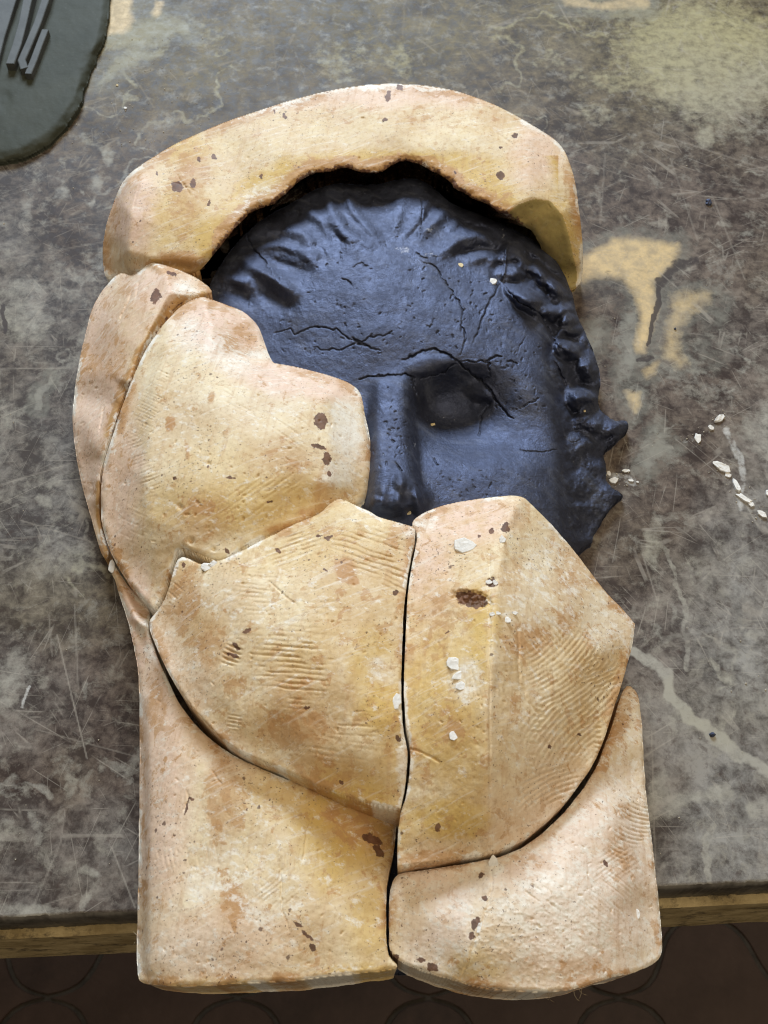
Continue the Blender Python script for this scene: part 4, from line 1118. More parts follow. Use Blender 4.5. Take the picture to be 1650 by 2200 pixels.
# ------------------------------------------------------------------ the clay head
K_OUT = [(455, 600, 3.0), (480, 560, 2.9), (507, 522, 2.9), (536, 495, 3.0), (565, 468, 3.0), (641, 428, 3.0), (682, 404, 3.0), (728, 392, 3.1), (769, 397, 3.1), (816, 396, 3.1), (850, 386, 3.1), (885, 382, 3.2), (915, 391, 3.2), (950, 420, 3.1), (979, 443, 3.0), (1037, 463, 2.9), (1092, 488, 2.7), (1130, 505, 2.3), (1165, 530, 2.0), (1200, 562, 1.6), (1229, 627, 1.2),
         (1238, 670, 1.0), (1252, 705, .9), (1275, 755, .8), (1292, 812, .8), (1288, 845, .8), (1283, 856, .8), (1294, 885, .8), (1312, 899, .8), (1330, 905, .8), (1346, 905, .8), (1350, 924, .7), (1332, 934, .6), (1318, 948, .5), (1300, 966, .5), (1295, 980, .5), (1302, 1002, .5), (1301, 1030, .5), (1315, 1047, .6), (1342, 1065, .6), (1330, 1073, .5), (1310, 1088, .45), (1300, 1108, .45), (1290, 1128, .4), (1272, 1148, .4),
         (1275, 1168, .4), (1255, 1172, .5), (1235, 1195, 1.0), (1180, 1215, 2.5), (1080, 1180, 3.4), (950, 1165, 3.7), (840, 1165, 4.2), (760, 1125, 4.2), (715, 1040, 4.0), (700, 900, 3.9), (650, 850, 3.9), (560, 810, 3.4), (500, 720, 3.1), (440, 660, 2.9)]
K_RIDGE = [[(793, 850, 4.2), (788, 950, 4.3), (793, 1050, 4.6), (805, 1095, 4.8)],
           [(815, 815, 4.75), (815, 900, 4.9), (818, 1000, 5.3), (822, 1060, 5.5)], [(868, 815, 4.75), (872, 900, 4.85), (878, 1000, 5.2), (888, 1060, 5.2)], [(893, 825, 4.0), (898, 900, 3.2), (901, 1000, 4.35), (922, 1070, 4.6)],
           [(1150, 640, 3.8), (1165, 720, 3.7), (1178, 800, 3.6), (1190, 900, 3.5), (1200, 1000, 3.5), (1206, 1080, 3.5), (1210, 1160, 3.4)], [(1178, 660, 3.1), (1190, 720, 2.6), (1203, 800, 2.3), (1213, 900, 2.1), (1220, 1000, 2.0), (1226, 1080, 1.9), (1230, 1160, 1.8)],
           [(740, 795, 4.35), (800, 803, 4.4), (870, 800, 4.45), (930, 785, 4.5), (985, 775, 4.5), (1060, 780, 4.4), (1120, 815, 4.2), (1155, 860, 3.9)]]
K_IN = [(800, 640, 5.0), (700, 560, 4.5), (900, 560, 4.55), (650, 660, 4.4), (600, 600, 3.9), (950, 680, 4.75), (1030, 700, 4.4), (800, 720, 4.85), (800, 560, 4.75), (900, 730, 4.75), (1000, 735, 4.6), (800, 480, 4.0), (1080, 620, 4.0), (700, 740, 4.3), (620, 740, 3.85),
        (945, 850, 2.4), (1000, 850, 2.4), (950, 900, 1.9), (1000, 905, 2.1), (920, 880, 2.3), (1050, 900, 2.7), (935, 935, 2.9), (985, 950, 3.1), (1030, 955, 3.4), (1090, 945, 3.35), (1050, 1000, 4.5), (1120, 1010, 4.45), (1080, 1090, 4.5), (980, 990, 4.25), (1010, 1020, 4.5), (960, 1090, 4.5), (1160, 1090, 4.15), (1155, 905, 3.5), (1150, 1005, 4.1), (918, 965, 3.9), (925, 1010, 4.45), (1105, 895, 3.35), (1150, 945, 3.45),
        (850, 1090, 5.6), (850, 1110, 4.9), (600, 510, 3.4), (900, 450, 3.8), (1000, 500, 3.6), (1060, 540, 3.4), (1130, 590, 3.2), (1260, 830, 1.5), (1230, 750, 1.9), (1260, 950, 1.4), (1260, 1060, 1.2), (1290, 930, 1.2), (1200, 640, 2.1), (1250, 1130, .9)]


def clay_detail(U, V, z, D):
    def ridge(pts, w, h):
        groove(U, V, z, pts, w * 1.2, -h, 1.5, 3)
    # hair waves over the forehead
    HA = 1.2
    for p, w, h in (([(700, 402), (712, 455), (745, 495), (790, 525)], 12, .0030), ([(745, 410), (755, 450), (790, 490), (815, 515)], 10, .0022), ([(640, 440), (690, 470), (730, 505), (760, 535)], 13, .0030), ([(545, 495), (600, 492), (650, 500), (680, 540)], 14, .0030),
                    ([(555, 530), (600, 525), (645, 540), (670, 560)], 10, .0020), ([(550, 575), (590, 600), (632, 630)], 13, .0042), ([(470, 590), (510, 600), (540, 610)], 14, .0025), ([(515, 540), (530, 570), (560, 585)], 12, .0018),
                    ([(905, 500), (930, 480), (960, 450)], 12, .0024), ([(955, 540), (985, 515), (1025, 505), (1065, 515)], 12, .0032), ([(1000, 490), (1040, 478), (1075, 495)], 9, .0016), ([(1010, 560), (1045, 550), (1075, 560)], 10, .0022), ([(865, 420), (855, 460), (845, 500)], 12, .0016), ([(930, 420), (905, 450), (898, 480)], 9, .0012),
                    ([(985, 475), (960, 500)], 8, .0010)):
        ridge(p, w, h * HA)
    for p, w, d_ in (([(700, 475), (725, 510), (745, 525)], 9, .0022), ([(580, 560), (620, 575), (660, 585)], 14, .0028), ([(560, 615), (590, 645), (625, 655)], 18, .0030), ([(995, 480), (1040, 490)], 8, .0018), ([(985, 545), (1030, 535), (1065, 540)], 10, .0028), ([(880, 510), (910, 480), (925, 455)], 8, .0016), ([(490, 620), (540, 650)], 16, .0022), ([(675, 520), (700, 560)], 12, .0016)):
        groove(U, V, z, p, w, d_, 3, 9)
    # curls down the right side
    HA = 1.0
    for cx, cy, rx, ry, rot, h in ((1104, 546, 26, 28, 0, .0035), (1102, 586, 30, 17, 0, .0035), (1146, 574, 30, 14, 30, .003), (1172, 600, 34, 16, 38, .004), (1198, 624, 20, 26, 0, .004), (1136, 642, 50, 24, 36, .005), (1206, 672, 34, 21, 15, .0055), (1226, 700, 24, 19, 0, .004),
                                   (1222, 752, 30, 19, 10, .0055), (1262, 786, 20, 26, 0, .005), (1206, 800, 16, 40, -20, .0025), (1250, 858, 30, 22, 0, .006), (1264, 905, 26, 26, 0, .004), (1302, 922, 34, 22, 0, .003), (1248, 960, 30, 26, 0, .0025), (1275, 1010, 26, 30, 0, .002), (1246, 1040, 28, 26, 0, .0025)):
        s_ = win(U, V, cx - 110, cy - 110, cx + 110, cy + 110)
        wu_ = U[s_] + 5 * fbm(U[s_] / 16, V[s_] / 16, 5, 3); wv_ = V[s_] + 5 * fbm(U[s_] / 16, V[s_] / 16, 15, 3)
        c_, n_ = math.cos(math.radians(rot)), math.sin(math.radians(rot))
        r_ = np.hypot(((wu_ - cx) * c_ + (wv_ - cy) * n_) / rx, (-(wu_ - cx) * n_ + (wv_ - cy) * c_) / ry)
        z[s_] += h * (np.exp(-(r_ / .85) ** 2) - .45 * np.exp(-((r_ - 1.35) / .35) ** 2))
    for p, w, h in (([(1090, 525), (1115, 530), (1125, 560)], 14, .0030), ([(1088, 585), (1105, 590), (1120, 572), (1140, 575)], 10, .0034), ([(1140, 540), (1165, 570), (1185, 590)], 9, .0020), ([(1095, 625), (1125, 640), (1165, 665)], 13, .0040), ([(1150, 585), (1185, 610), (1210, 645)], 12, .0030), ([(1180, 670), (1210, 668), (1230, 700)], 13, .0040), ([(1195, 690), (1215, 705), (1225, 710)], 10, .0020),
                    ([(1190, 735), (1220, 742), (1245, 770)], 13, .0040), ([(1205, 700), (1195, 745), (1215, 790)], 6, .0015), ([(1240, 780), (1265, 785), (1270, 810)], 13, .0034), ([(1225, 860), (1260, 850), (1275, 865)], 14, .0040), ([(1245, 880), (1265, 900)], 14, .0026), ([(1270, 915), (1305, 912), (1335, 914)], 15, .0026), ([(1250, 940), (1290, 945)], 14, .0020), ([(1215, 830), (1240, 845)], 10, .002),
                    ([(1250, 1000), (1285, 990)], 12, .0016), ([(1260, 1045), (1300, 1052), (1326, 1064)], 13, .0020), ([(1235, 1090), (1280, 1090)], 14, .0016)):
        ridge(p, w, h * HA)
    for p, w, d_ in (([(1110, 610), (1150, 620), (1165, 640)], 9, .0028), ([(1150, 655), (1170, 660), (1200, 650)], 8, .0026), ([(1175, 700), (1190, 730)], 9, .0026), ([(1215, 725), (1240, 735)], 8, .0026), ([(1205, 800), (1220, 830)], 10, .0030), ([(1230, 815), (1255, 830)], 10, .0030), ([(1190, 775), (1218, 835)], 3, .0026), ([(1290, 880), (1275, 890)], 6, .0018), ([(1315, 935), (1300, 945)], 6, .0025), ([(1130, 555), (1150, 560)], 7, .0018)):
        groove(U, V, z, p, w, d_, 3, 11)
    # broken edge of the forehead slab
    ridge([(1089, 500), (1092, 520), (1086, 545), (1084, 580), (1078, 606)], 3, .0016)
    side = sstep(1085, 1100, U + 8 * fbm(V / 20, V * 0, 3)) * (1 - sstep(610, 640, V)) * sstep(490, 500, V)
    z -= .0018 * side
    # upper lid plate and the lump in the socket
    s = win(U, V, 860, 740, 1130, 980)
    u, v = U[s], V[s]
    z[s] += .0030 * blob(u, v, 1030, 842, 26, 16, 20, .7)
    z[s] += .0008 * np.exp(-(((u - 985) / 48) ** 2 + ((v - 872) / 30) ** 2))
    z[s] += .0014 * blob(u, v, 920, 785, 50, 20, -8, .4)
    z[s] += .0008 * blob(u, v, 1020, 790, 36, 16, 10, .3)
    z[s] -= .0010 * blob(u, v, 1040, 868, 14, 10, 0, .6)
    # bridge of the nose: a broad soft-edged plateau
    s = win(U, V, 740, 780, 980, 1150)
    u, v = U[s], V[s]
    t = np.clip((v - 812) / 260.0, 0, 1)
    uL = 798 - 8 * t; uR = 888 + 20 * t ** 2
    prof = sstep(uL - 10, uL + 16, u) * (1 - sstep(uR - 13, uR + 6, u))
    z[s] += prof * (0.0006 + 0.0085 * t) * sstep(806, 816, v) * (1 - sstep(1078, 1118, v))
    # nose tip: round, pinched and dented, thumb print, nostril wing at the right
    s = win(U, V, 720, 940, 980, 1150)
    u, v = U[s], V[s]
    z[s] += .0032 * np.exp(-(((u - 848) / 42) ** 2 + ((v - 1046) / 40) ** 2))
    z[s] += .0022 * np.exp(-(((u - 908) / 15) ** 2 + ((v - 1078) / 24) ** 2))
    z[s] += .0018 * np.exp(-(((u - 800) / 16) ** 2 + ((v - 1080) / 20) ** 2))
    z[s] -= .0035 * np.exp(-(((u - 882) / 12) ** 2 + ((v - 1100) / 9) ** 2))
    z[s] -= .0022 * blob(u, v, 842, 1058, 12, 30, 15, .8)
    z[s] -= .0020 * blob(u, v, 872, 1072, 11, 22, -20, .8)
    z[s] += .0022 * blob(u, v, 858, 1035, 12, 16, 0, .6)
    z[s] += .0016 * blob(u, v, 903, 1070, 12, 22, -15, .6)
    z[s] += .0016 * blob(u, v, 812, 1078, 18, 9, 25, .6)
    z[s] -= .0012 * blob(u, v, 835, 1030, 20, 22, 0, .5)
    hatch(U, V, z, 832, 1032, 20, 24, -5, 5.0, .00022, 3, bend=-5, fill=1.0)
    groove(U, V, z, [(893, 1040), (905, 1060), (912, 1080)], 2.4, .0016, 2, 3)
    groove(U, V, z, [(888, 925), (893, 985), (897, 1030)], 2.0, .0006, 2, 3)
    # cracks
    for i, (p, w, dp) in enumerate((([(905, 560), (938, 574), (950, 600), (967, 618), (985, 645), (995, 670), (993, 700), (1002, 728), (987, 763)], 1.9, .0014), ([(1086, 542), (1082, 580), (1077, 606)], 1.8, .0014), ([(1077, 610), (1062, 635), (1045, 664), (1030, 705), (1019, 734)], 3.4, .0012), ([(769, 818), (785, 812), (804, 809), (845, 804), (880, 807), (890, 815)], 2.4, .0020),
                                    ([(865, 772), (885, 765), (909, 751), (930, 751), (950, 756), (967, 762), (981, 775)], 2.6, .0020), ([(981, 778), (955, 800), (926, 808), (905, 815)], 2.2, .0018), ([(981, 770), (990, 785), (1005, 795), (1019, 807), (1035, 820), (1048, 835), (1060, 850), (1077, 874), (1090, 890), (1101, 900)], 2.6, .0022), ([(985, 778), (1015, 776), (1048, 778), (1054, 795), (1052, 810), (1040, 815)], 1.9, .0015),
                                    ([(1040, 775), (1066, 767), (1078, 766)], 2.6, .0016), ([(1090, 776), (1112, 781)], 2.6, .0014), ([(1056, 862), (1045, 878), (1032, 891), (1031, 915), (1031, 935)], 2.0, .0016), ([(589, 714), (624, 708), (632, 720), (655, 708), (676, 702), (700, 704), (723, 708), (745, 722), (757, 728), (780, 738), (800, 748), (816, 751)], 2.0, .0014), ([(676, 748), (705, 752), (734, 750), (757, 742), (781, 734), (800, 722), (845, 718)], 2.0, .0013),
                                    ([(757, 728), (775, 742), (790, 745)], 4, .0016), ([(1083, 615), (1105, 640), (1130, 658), (1150, 668)], 2.2, .0018), ([(1150, 665), (1165, 682), (1180, 705), (1192, 730), (1200, 751)], 2.4, .0016), ([(1118, 964), (1140, 968), (1165, 971), (1194, 965)], 1.8, .0013), ([(530, 504), (538, 525), (548, 542), (570, 560), (585, 590)], 2.0, .0015), ([(903, 426), (909, 450), (906, 480), (900, 510)], 1.9, .0013),
                                    ([(890, 540), (905, 550), (920, 556)], 2.0, .0012), ([(930, 980), (938, 998), (942, 1000)], 2.0, .0013), ([(1118, 878), (1140, 866), (1160, 856)], 2.0, .0012), ([(850, 993), (858, 1008), (864, 1014)], 2.6, .0016), ([(1050, 1050), (1056, 1035)], 1.6, .001), ([(730, 540), (735, 560)], 1.6, .0008), ([(755, 575), (780, 565), (790, 575)], 2.0, .0009), ([(735, 600), (745, 602), (757, 614)], 2.2, .0010), ([(1225, 950), (1250, 944)], 1.6, .0009),
                                    ([(1110, 760), (1130, 725)], 1.4, .0007), ([(1125, 555), (1128, 530)], 1.5, .0012), ([(885, 815), (888, 830), (897, 850)], 2.5, .0013))):
        groove(U, V, z, p, w * .58, dp * 1.0, 5, 20 + i)
    # small pits, mostly on the forehead and along the nose
    dots(U, V, z, 110, (600, 560, 1100, 760), (0.8, 1.7), (.0004, .0010), 14)
    dots(U, V, z, 42, (800, 820, 890, 1010), (0.9, 1.9), (.0003, .0010), 15)
    dots(U, V, z, 90, (560, 400, 1080, 560), (0.8, 1.6), (.0002, .0007), 16)
    dots(U, V, z, 60, (930, 1000, 1190, 1100), (0.8, 1.5), (.0002, .0006), 17)
    dots(U, V, z, 50, (1060, 740, 1180, 880), (0.8, 1.7), (.0003, .0008), 18)
    dots(U, V, z, 36, (1210, 600, 1310, 1150), (0.9, 1.9), (.0003, .0009), 19)
    # rough torn border
    rough = sstep(1195, 1225, U) * sstep(780, 900, V)
    z += rough * .0012 * fbm(U / 16, V / 16, 91, 4, .6)
    return z


def clay_paint(u, v, D, P):
    w = np.zeros(u.shape)
    wu = u + 4 * fbm(u / 9, v / 9, 51, 3); wv = v + 4 * fbm(u / 9, v / 9, 57, 3)
    for cx, cy, rx, ry, s in ((868, 536, 24, 8, .55), (925, 546, 18, 6, .45), (922, 492, 16, 9, .42), (1082, 560, 4, 30, .35), (1050, 660, 6, 60, .3), (890, 955, 3, 16, .5), (1110, 830, 8, 4, .3), (1080, 500, 5, 20, .35), (980, 575, 6, 7, .0)):
        w = np.maximum(w, s * blob(wu, wv, cx, cy, rx, ry, 0, .6))
    return dict(wht=w)


def k_rag(u, v):
    return np.where((u > 1215) & (v > 620), np.where(v > 850, 5.0, 3.0), 2.0)


head = empty('clay_sculpture', tuple(float(c) for c in at(880, 800, 0)))
tag(head, 'cracked black clay sculpture of a face half covered by the plaster pieces', 'sculpture')
face, SURF['face'] = relief('face', K_OUT, K_IN, M_CLAY, parent=head, ridges=K_RIDGE, step=1.6, sigma=15, crisp=.35, ragf=k_rag, edge=.0030, detail=clay_detail, paint=clay_paint, draft=.0, top_noise=.0006)
face.location = -Vector(head.location)
# flat neck block of clay below, showing as a dark strip between the two lower pieces
NK = [(760, 1720, .8), (960, 1720, .8), (965, 1900, .6), (962, 2080, .5), (930, 2092, .5), (860, 2095, .5), (770, 2092, .5), (735, 2080, .5), (755, 1900, .6)]
neck, _ = relief('neck_block', NK, [(850, 1900, .8)], M_CLAY, parent=head, step=5, sigma=10, edge=.004, base=0.0005, paint=lambda u, v, D, P: dict(wht=np.zeros(u.shape)))
neck.location = -Vector(head.location)

# ------------------------------------------------------------------ grey clay slab with strips, top left
S_OUT = [(238, -60, .35), (236, 0, .35), (231, 40, .35), (226, 75, .35), (219, 100, .35), (206, 122, .35), (205, 140, .35), (193, 152, .35), (190, 178, .35), (178, 194, .35), (179, 216, .35), (166, 235, .35), (151, 262, .35), (126, 290, .35), (100, 312, .35), (70, 332, .35), (40, 343, .35), (0, 348, .35), (-50, 345, .35), (-110, 320, .35), (-170, 270, .35), (-220, 180, .35), (-240, 60, .35), (-230, -100, .35), (-160, -190, .35), (-40, -230, .35), (100, -210, .35), (200, -140, .35)]
S_RIDGE = [[(222, -40, .62), (218, 30, .66), (206, 90, .68), (185, 140, .68), (160, 205, .68), (135, 245, .68), (100, 285, .66), (40, 318, .66), (0, 325, .66), (-60, 318, .66)]]


def s_detail(U, V, z, D):
    z -= .0010 * blob(U + 6 * fbm(U / 12, V / 12, 3), V, 200, 150, 26, 40, 20, .4)
    z += .0005 * fbm(U / 20, V / 20, 8, 3) * (1 - sstep(0, 40, D))
    z -= .0006 * blob(U, V, 10, 215, 14, 20, 0, .5)
    return z


slab, SURF['slab'] = relief('clay_slab', S_OUT, [(50, 100, .75), (100, 200, .75), (-80, 60, .75), (0, 250, .75)], M_GREY, ridges=S_RIDGE, step=3.0, sigma=9, rag=4.0, edge=.0022, detail=s_detail)
tag(slab, 'flat rounded slab of grey-green clay with a torn edge on the marble', 'clay slab')


def strip(pts, w0, w1, hgt, label):
    """a cut strip of clay lying on the slab; pts are measured points of its centre line"""
    zb = .0068
    P = [np.array([float(c) for c in at(p[0], p[1], zb + hgt)]) for p in pts]
    vs_, q = [], []
    n = len(P)
    for i, p in enumerate(P):
        d = (P[min(i + 1, n - 1)] - P[max(i - 1, 0)])[:2]; d /= np.linalg.norm(d)
        s = np.array([d[1], -d[0]]); w = (w0 + (w1 - w0) * i / (n - 1)) / 2
        b = .0004
        for a, z in ((-w, zb - .0016), (-w, zb + hgt - b), (-w + b, zb + hgt), (w - b, zb + hgt), (w, zb + hgt - b), (w, zb - .0016)):
            j = random.uniform(-.0001, .0001)
            vs_.append((p[0] + s[0] * (a + j), p[1] + s[1] * (a + j), z + j))
    for i in range(n - 1):
        for k in range(6):
            q.append((i * 6 + k, i * 6 + (k + 1) % 6, (i + 1) * 6 + (k + 1) % 6, (i + 1) * 6 + k))
    m = mesh_from('clay_strip', np.array(vs_), q, ngons=[list(range(6))[::-1], [(n - 1) * 6 + k for k in range(6)]], smooth=False)
    bm = bmesh.new(); bm.from_mesh(m); bmesh.ops.recalc_face_normals(bm, faces=bm.faces); bm.to_mesh(m); bm.free()
    o = link('clay_strip', m, M_STRIP)
    set_origin(o, tuple(float(c) for c in (P[n // 2][0], P[n // 2][1], zb)))
    return tag(o, label, 'clay strip', 'clay strips lying on the grey slab')


strip([(72, -60), (58, 5), (48, 50), (36, 95), (21, 136)], .0060, .0056, .0062, 'long grey clay strip leftmost of the three narrow strips, ending square')
strip([(112, -60), (97, 0), (80, 48), (62, 92), (46, 128), (52, 146)], .0052, .0050, .0056, 'long grey clay strip lying in the middle of the three')
strip([(97, 63), (84, 96), (72, 128), (60, 158)], .0046, .0046, .0052, 'short grey clay strip, rightmost and shortest of the three')
strip([(30, -60), (8, 10), (-14, 80), (-32, 150), (-40, 190)], .0150, .0140, .0045, 'wide flat grey clay strip cut off by the left picture edge')

# ------------------------------------------------------------------ crumbs, flecks, fibres
def lump_mesh(name, rx, ry, rz, seed, sub=3, rough=.35, flat=.25):
    bm = bmesh.new()
    bmesh.ops.create_icosphere(bm, subdivisions=sub, radius=1.0)
    g = random.Random(seed)
    ph = [(g.uniform(1, 4), g.uniform(1, 4), g.uniform(1, 4), g.uniform(0, 6)) for _ in range(6)]
    for v in bm.verts:
        c = v.co
        k = 1 + rough * sum(math.sin(a * c.x * 2 + p) * math.sin(b * c.y * 2 - p) * math.cos(d * c.z + p) for a, b, d, p in ph) / 2.5
        k += g.uniform(-.06, .06)
        v.co = Vector((c.x * rx * k, c.y * ry * k, max(-flat, c.z) * rz * (k if c.z > 0 else 1)))
    me = bpy.data.meshes.new(name); bm.to_mesh(me); bm.free()
    return me


def flake_mesh(name, rx, ry, rz, seed):
    """a thin broken flake: ragged outline, uneven top, sharp rim"""
    g = random.Random(seed)
    k = 9
    ang = [2 * math.pi * (i + g.uniform(-.38, .38)) / k for i in range(k)]
    rad = [g.uniform(.72, 1.18) for _ in range(k)]
    sx, sy = g.uniform(-.35, .35), g.uniform(-.35, .35)
    vs_, q = [], []
    for f, z in ((1.0, -.3), (1.0, .45), (.9, .62), (.5, .66)):
        for a, r in zip(ang, rad):
            rr = r * f * g.uniform(.95, 1.05)
            x, y = rr * math.cos(a), rr * math.sin(a)
            vs_.append((rx * x, ry * y, rz * (z + ((sx * x + sy * y) * .6 + g.uniform(-.12, .12) if z > 0 else 0))))
    for r in range(3):
        for i in range(k):
            q.append((r * k + i, r * k + (i + 1) % k, (r + 1) * k + (i + 1) % k, (r + 1) * k + i))
    return mesh_from(name, np.array(vs_), q, ngons=[[3 * k + i for i in range(k)]], smooth=False)


def crumb(name, u, v, z, rx, ry, rz, rot, mat, seed, parent=None):
    """rx, ry in measured pixels"""
    me = lump_mesh(name, rx * PXM, ry * PXM, rz, seed) if mat is M_CLAY else flake_mesh(name, rx * PXM * 1.1, ry * PXM * 1.1, rz * .62, seed)
    o = link(name, me, mat, parent)
    x, y, zz = (float(c) for c in at(u, v, z))
    p = Vector((x, y, zz + rz * .18))
    o.location = p - (Vector(parent.location) if parent else Vector())
    o.rotation_euler = (0, 0, math.radians(rot))
    return o


# white plaster stuck on the mould pieces: parts of them
for i, (key, par, u, v, rx, ry, rz, rot) in enumerate((
        ('jaw', jaw, 1000, 1174, 24, 15, .0016, 10), ('jaw', jaw, 1079, 1160, 7, 8, .0010, 0), ('jaw', jaw, 974, 1428, 12, 13, .0014, 0), ('jaw', jaw, 986, 1452, 12, 9, .0008, 20), ('jaw', jaw, 992, 1474, 10, 8, .0008, 0), ('jaw', jaw, 1090, 1333, 6, 6, .0012, 0), ('jaw', jaw, 1106, 1318, 5, 4, .0010, 0),
        ('jaw', jaw, 1050, 1252, 6, 5, .0012, 30), ('jaw', jaw, 1064, 1253, 5, 5, .0010, 0), ('jaw', jaw, 1058, 1320, 5, 4, .0006, 0), ('jaw', jaw, 1070, 1318, 6, 3, .0006, 0), ('jaw', jaw, 975, 1580, 9, 8, .0006, 0), ('chin', chin, 444, 1219, 13, 8, .0014, -15), ('chin', chin, 853, 1506, 8, 14, .0010, -5), ('chin', chin, 458, 1212, 8, 6, .0010, 0),
        ('lowl', lowl, 240, 1216, 7, 15, .0014, 12), ('lowr', lowr, 1060, 1858, 9, 14, .0008, 0), ('lowr', lowr, 1030, 1992, 4, 12, .0005, -20), ('lowr', lowr, 1370, 1965, 4, 9, .0006, 0), ('cheek', cheek, 182, 865, 0, 0, 0, 0))):
    if rx:
        crumb('plaster_fleck', u, v, height_at(key, u, v), rx, ry, rz, rot, M_FLECK, 100 + i, par)
# crumbs on the clay face
zf = lambda u, v: height_at('face', u, v)
for u, v, rx, ry, rz, m, lab in ((1060, 606, 9, 11, .0016, M_FLECK, 'white plaster crumb on the upper right of the clay forehead'), (990, 570, 7, 7, .0006, M_CREAMBIT, 'flat tan crumb on the clay forehead left of the white crumb'), (929, 913, 7, 4, .0010, M_CREAMBIT, 'small cream crumb lying in the clay eye socket'), (877, 1102, 7, 6, .0008, M_CREAMBIT, 'yellow chip lying under the tip of the clay nose'), (1255, 883, 3, 5, .0008, M_CREAMBIT, 'tiny tan crumb caught in the clay hair beside the cheek')):
    tag(crumb('plaster_crumb', u, v, zf(u, v), rx, ry, rz, 20, m, int(u)), lab, 'crumb', 'crumbs on the clay face')
# crumbs on the marble
for i, (u, v, rx, ry, rz, rot, m, lab) in enumerate((
        (1545, 900, 16, 8, .0022, 40, M_FLECK, 'white plaster flake, topmost of those on the right of the marble'), (1527, 920, 6, 8, .0016, 20, M_FLECK, 'small white plaster flake just below the topmost flake on the right'), (1498, 942, 9, 13, .0016, -10, M_FLECK, 'oval white plaster flake left of the chalk smear'),
        (1549, 1005, 21, 11, .0026, -35, M_FLECK, 'largest white plaster flake beside the chalk smear'), (1563, 1021, 8, 8, .0014, 0, M_FLECK, 'white plaster crumb touching the largest flake'), (1582, 1045, 6, 18, .0020, 10, M_FLECK, 'upright white plaster sliver at the foot of the chalk smear'), (1598, 1072, 20, 7, .0020, -42, M_FLECK, 'slanting white plaster sliver below the chalk smear'),
        (1614, 1085, 8, 6, .0016, -40, M_FLECK, 'white plaster crumb between the two slanting slivers'), (1636, 1105, 15, 7, .0020, -45, M_FLECK, 'lowest white plaster sliver near the right picture edge'), (1648, 1060, 4, 9, .0015, 0, M_FLECK, 'white plaster chip cut by the right picture edge'),
        (1317, 1034, 12, 8, .0018, 0, M_FLECK, 'white plaster crumb close against the torn clay border'), (1308, 1018, 5, 7, .0012, 0, M_FLECK, 'small white crumb above the crumb at the clay border'), (1345, 1012, 9, 5, .0012, 0, M_FLECK, 'pale crumb right of the torn clay between its two spikes'), (1355, 1033, 7, 4, .0012, -10, M_FLECK, 'pale flat crumb just above the lower clay spike'), (1369, 1036, 4, 3, .0010, 0, M_FLECK, 'tiny white crumb right of the lower clay spike'),
        (270, 233, 6, 5, .0012, 0, M_FLECK, 'round white crumb between the clay slab and the arch'), (252, 184, 4, 4, .0010, 0, M_CREAMBIT, 'small tan crumb right of the clay slab'), (1498, 952, 0, 0, 0, 0, None, ''))):
    if rx:
        tag(crumb('plaster_crumb', u, v, 0.0, rx, ry, rz, rot, m, 300 + i), lab, 'crumb', 'crumbs on the marble')
for i, (u, v, rx, ry, rz, lab) in enumerate(((1522, 436, 9, 13, .0018, 'black clay crumb alone on the upper right of the marble'), (1530, 1579, 6, 5, .0014, 'dark crumb on the pale vein at the lower right'), (1450, 707, 3, 3, .0008, 'tiny black crumb on the peach patch of marble'), (1422, 1948, 8, 14, .0020, 'black clay crumb on the rail beside the mould corner'))):
    z = 0.0
    if v > 1900: continue
    tag(crumb('clay_crumb', u, v, z, rx, ry, rz, 10, M_CLAY, 400 + i), lab, 'crumb', 'dark crumbs on the marble')
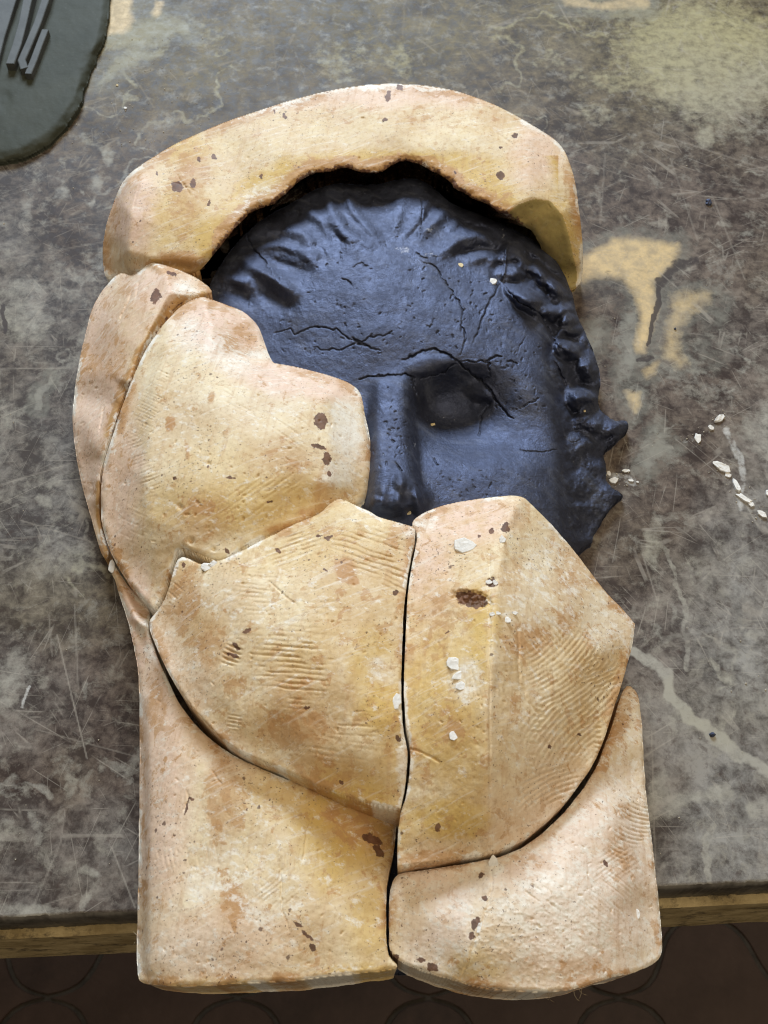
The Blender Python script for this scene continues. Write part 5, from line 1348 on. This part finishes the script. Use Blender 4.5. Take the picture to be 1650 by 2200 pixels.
# dust too fine to count
g = np.random.default_rng(21)
vv_, ff_ = [], []
for k in range(620):
    if k < 260:
        u, v = g.normal(330, 90), g.normal(240, 110)
    elif k < 420:
        q0 = ((1545, 903), (1550, 1008), (1590, 1062), (1634, 1104), (1330, 1030), (1498, 943))[k % 6]
        u, v = g.normal(q0[0], 16), g.normal(q0[1], 12)
    else:
        u, v = g.uniform(0, 1650), g.uniform(0, 1880)
    if v > 1870: continue
    x, y, _ = (float(c) for c in at(u, v, 0))
    r = float(np.clip(g.lognormal(-8.35, .42), .00008, .00055))
    b = len(vv_)
    a = g.uniform(0, 6)
    for t in range(3):
        vv_.append((x + r * math.cos(a + t * 2.1) * g.uniform(.7, 1.3), y + r * math.sin(a + t * 2.1) * g.uniform(.7, 1.3), .0001))
    for t in range(3):
        vv_.append((x + .6 * r * math.cos(a + .6 + t * 2.1), y + .6 * r * math.sin(a + .6 + t * 2.1), .0001 + r * .8))
    ff_ += [(b, b + 1, b + 3), (b + 1, b + 4, b + 3), (b + 1, b + 2, b + 4), (b + 2, b + 5, b + 4), (b + 2, b, b + 5), (b, b + 3, b + 5), (b + 3, b + 4, b + 5)]
dm = mesh_from('plaster_dust', np.array(vv_), [], tris=[list(f) for f in ff_], smooth=False)
tag(link('plaster_dust', dm, M_GRIT), 'fine pale plaster grit scattered over the marble', 'dust', None, 'stuff')

# frayed fibres along the front of the lower right piece and elsewhere: parts
def fibre(par, pts, r):
    P = [Vector([float(c) for c in at(u, v, z * .01)]) for u, v, z in pts]
    vs_, q = [], []
    n = len(P)
    for i, p in enumerate(P):
        rr = r * (1 - .6 * i / (n - 1))
        for k in range(5):
            a = 2 * math.pi * k / 5
            d = (P[min(i + 1, n - 1)] - P[max(i - 1, 0)]).normalized()
            s = d.orthogonal().normalized(); t = d.cross(s)
            vs_.append(tuple(p + s * rr * math.cos(a) + t * rr * math.sin(a)))
    for i in range(n - 1):
        for k in range(5):
            q.append((i * 5 + k, i * 5 + (k + 1) % 5, (i + 1) * 5 + (k + 1) % 5, (i + 1) * 5 + k))
    o = link('fibre', mesh_from('fibre', np.array(vs_), q), M_FIBRE, par)
    return o


for u, L, b in ((1085, 16, 4), (1110, 12, -6), (1148, 8, 3), (1176, 18, 8), (1186, 14, -5), (1232, 22, 7), (1250, 24, -4), (1244, 12, 9), (1060, 10, 3), (1035, 8, -3)):
    v0 = float(np.interp(u, [1027, 1088, 1171, 1238, 1279], [2124, 2132, 2136, 2128, 2114]))
    fibre(lowr, [(u, v0 - 3, 4.4), (u + b * .3, v0 + L * .4, 3.9), (u + b, v0 + L * .8, 3.7), (u + b * 1.9, v0 + L, 3.8)], .00012)
for u, v, du, dv in ((292, 2010, -9, -14), (292, 2020, -5, 10), (428, 2122, -3, 10), (448, 2121, 4, 9)):
    fibre(lowl, [(u + 3, v, 2.3), (u + du * .5, v + dv * .5, 2.2), (u + du, v + dv, 2.3)], .00010)

scene.cycles.max_bounces = 6
scene.cycles.filter_width = 1.1
scene.cycles.use_denoising = True
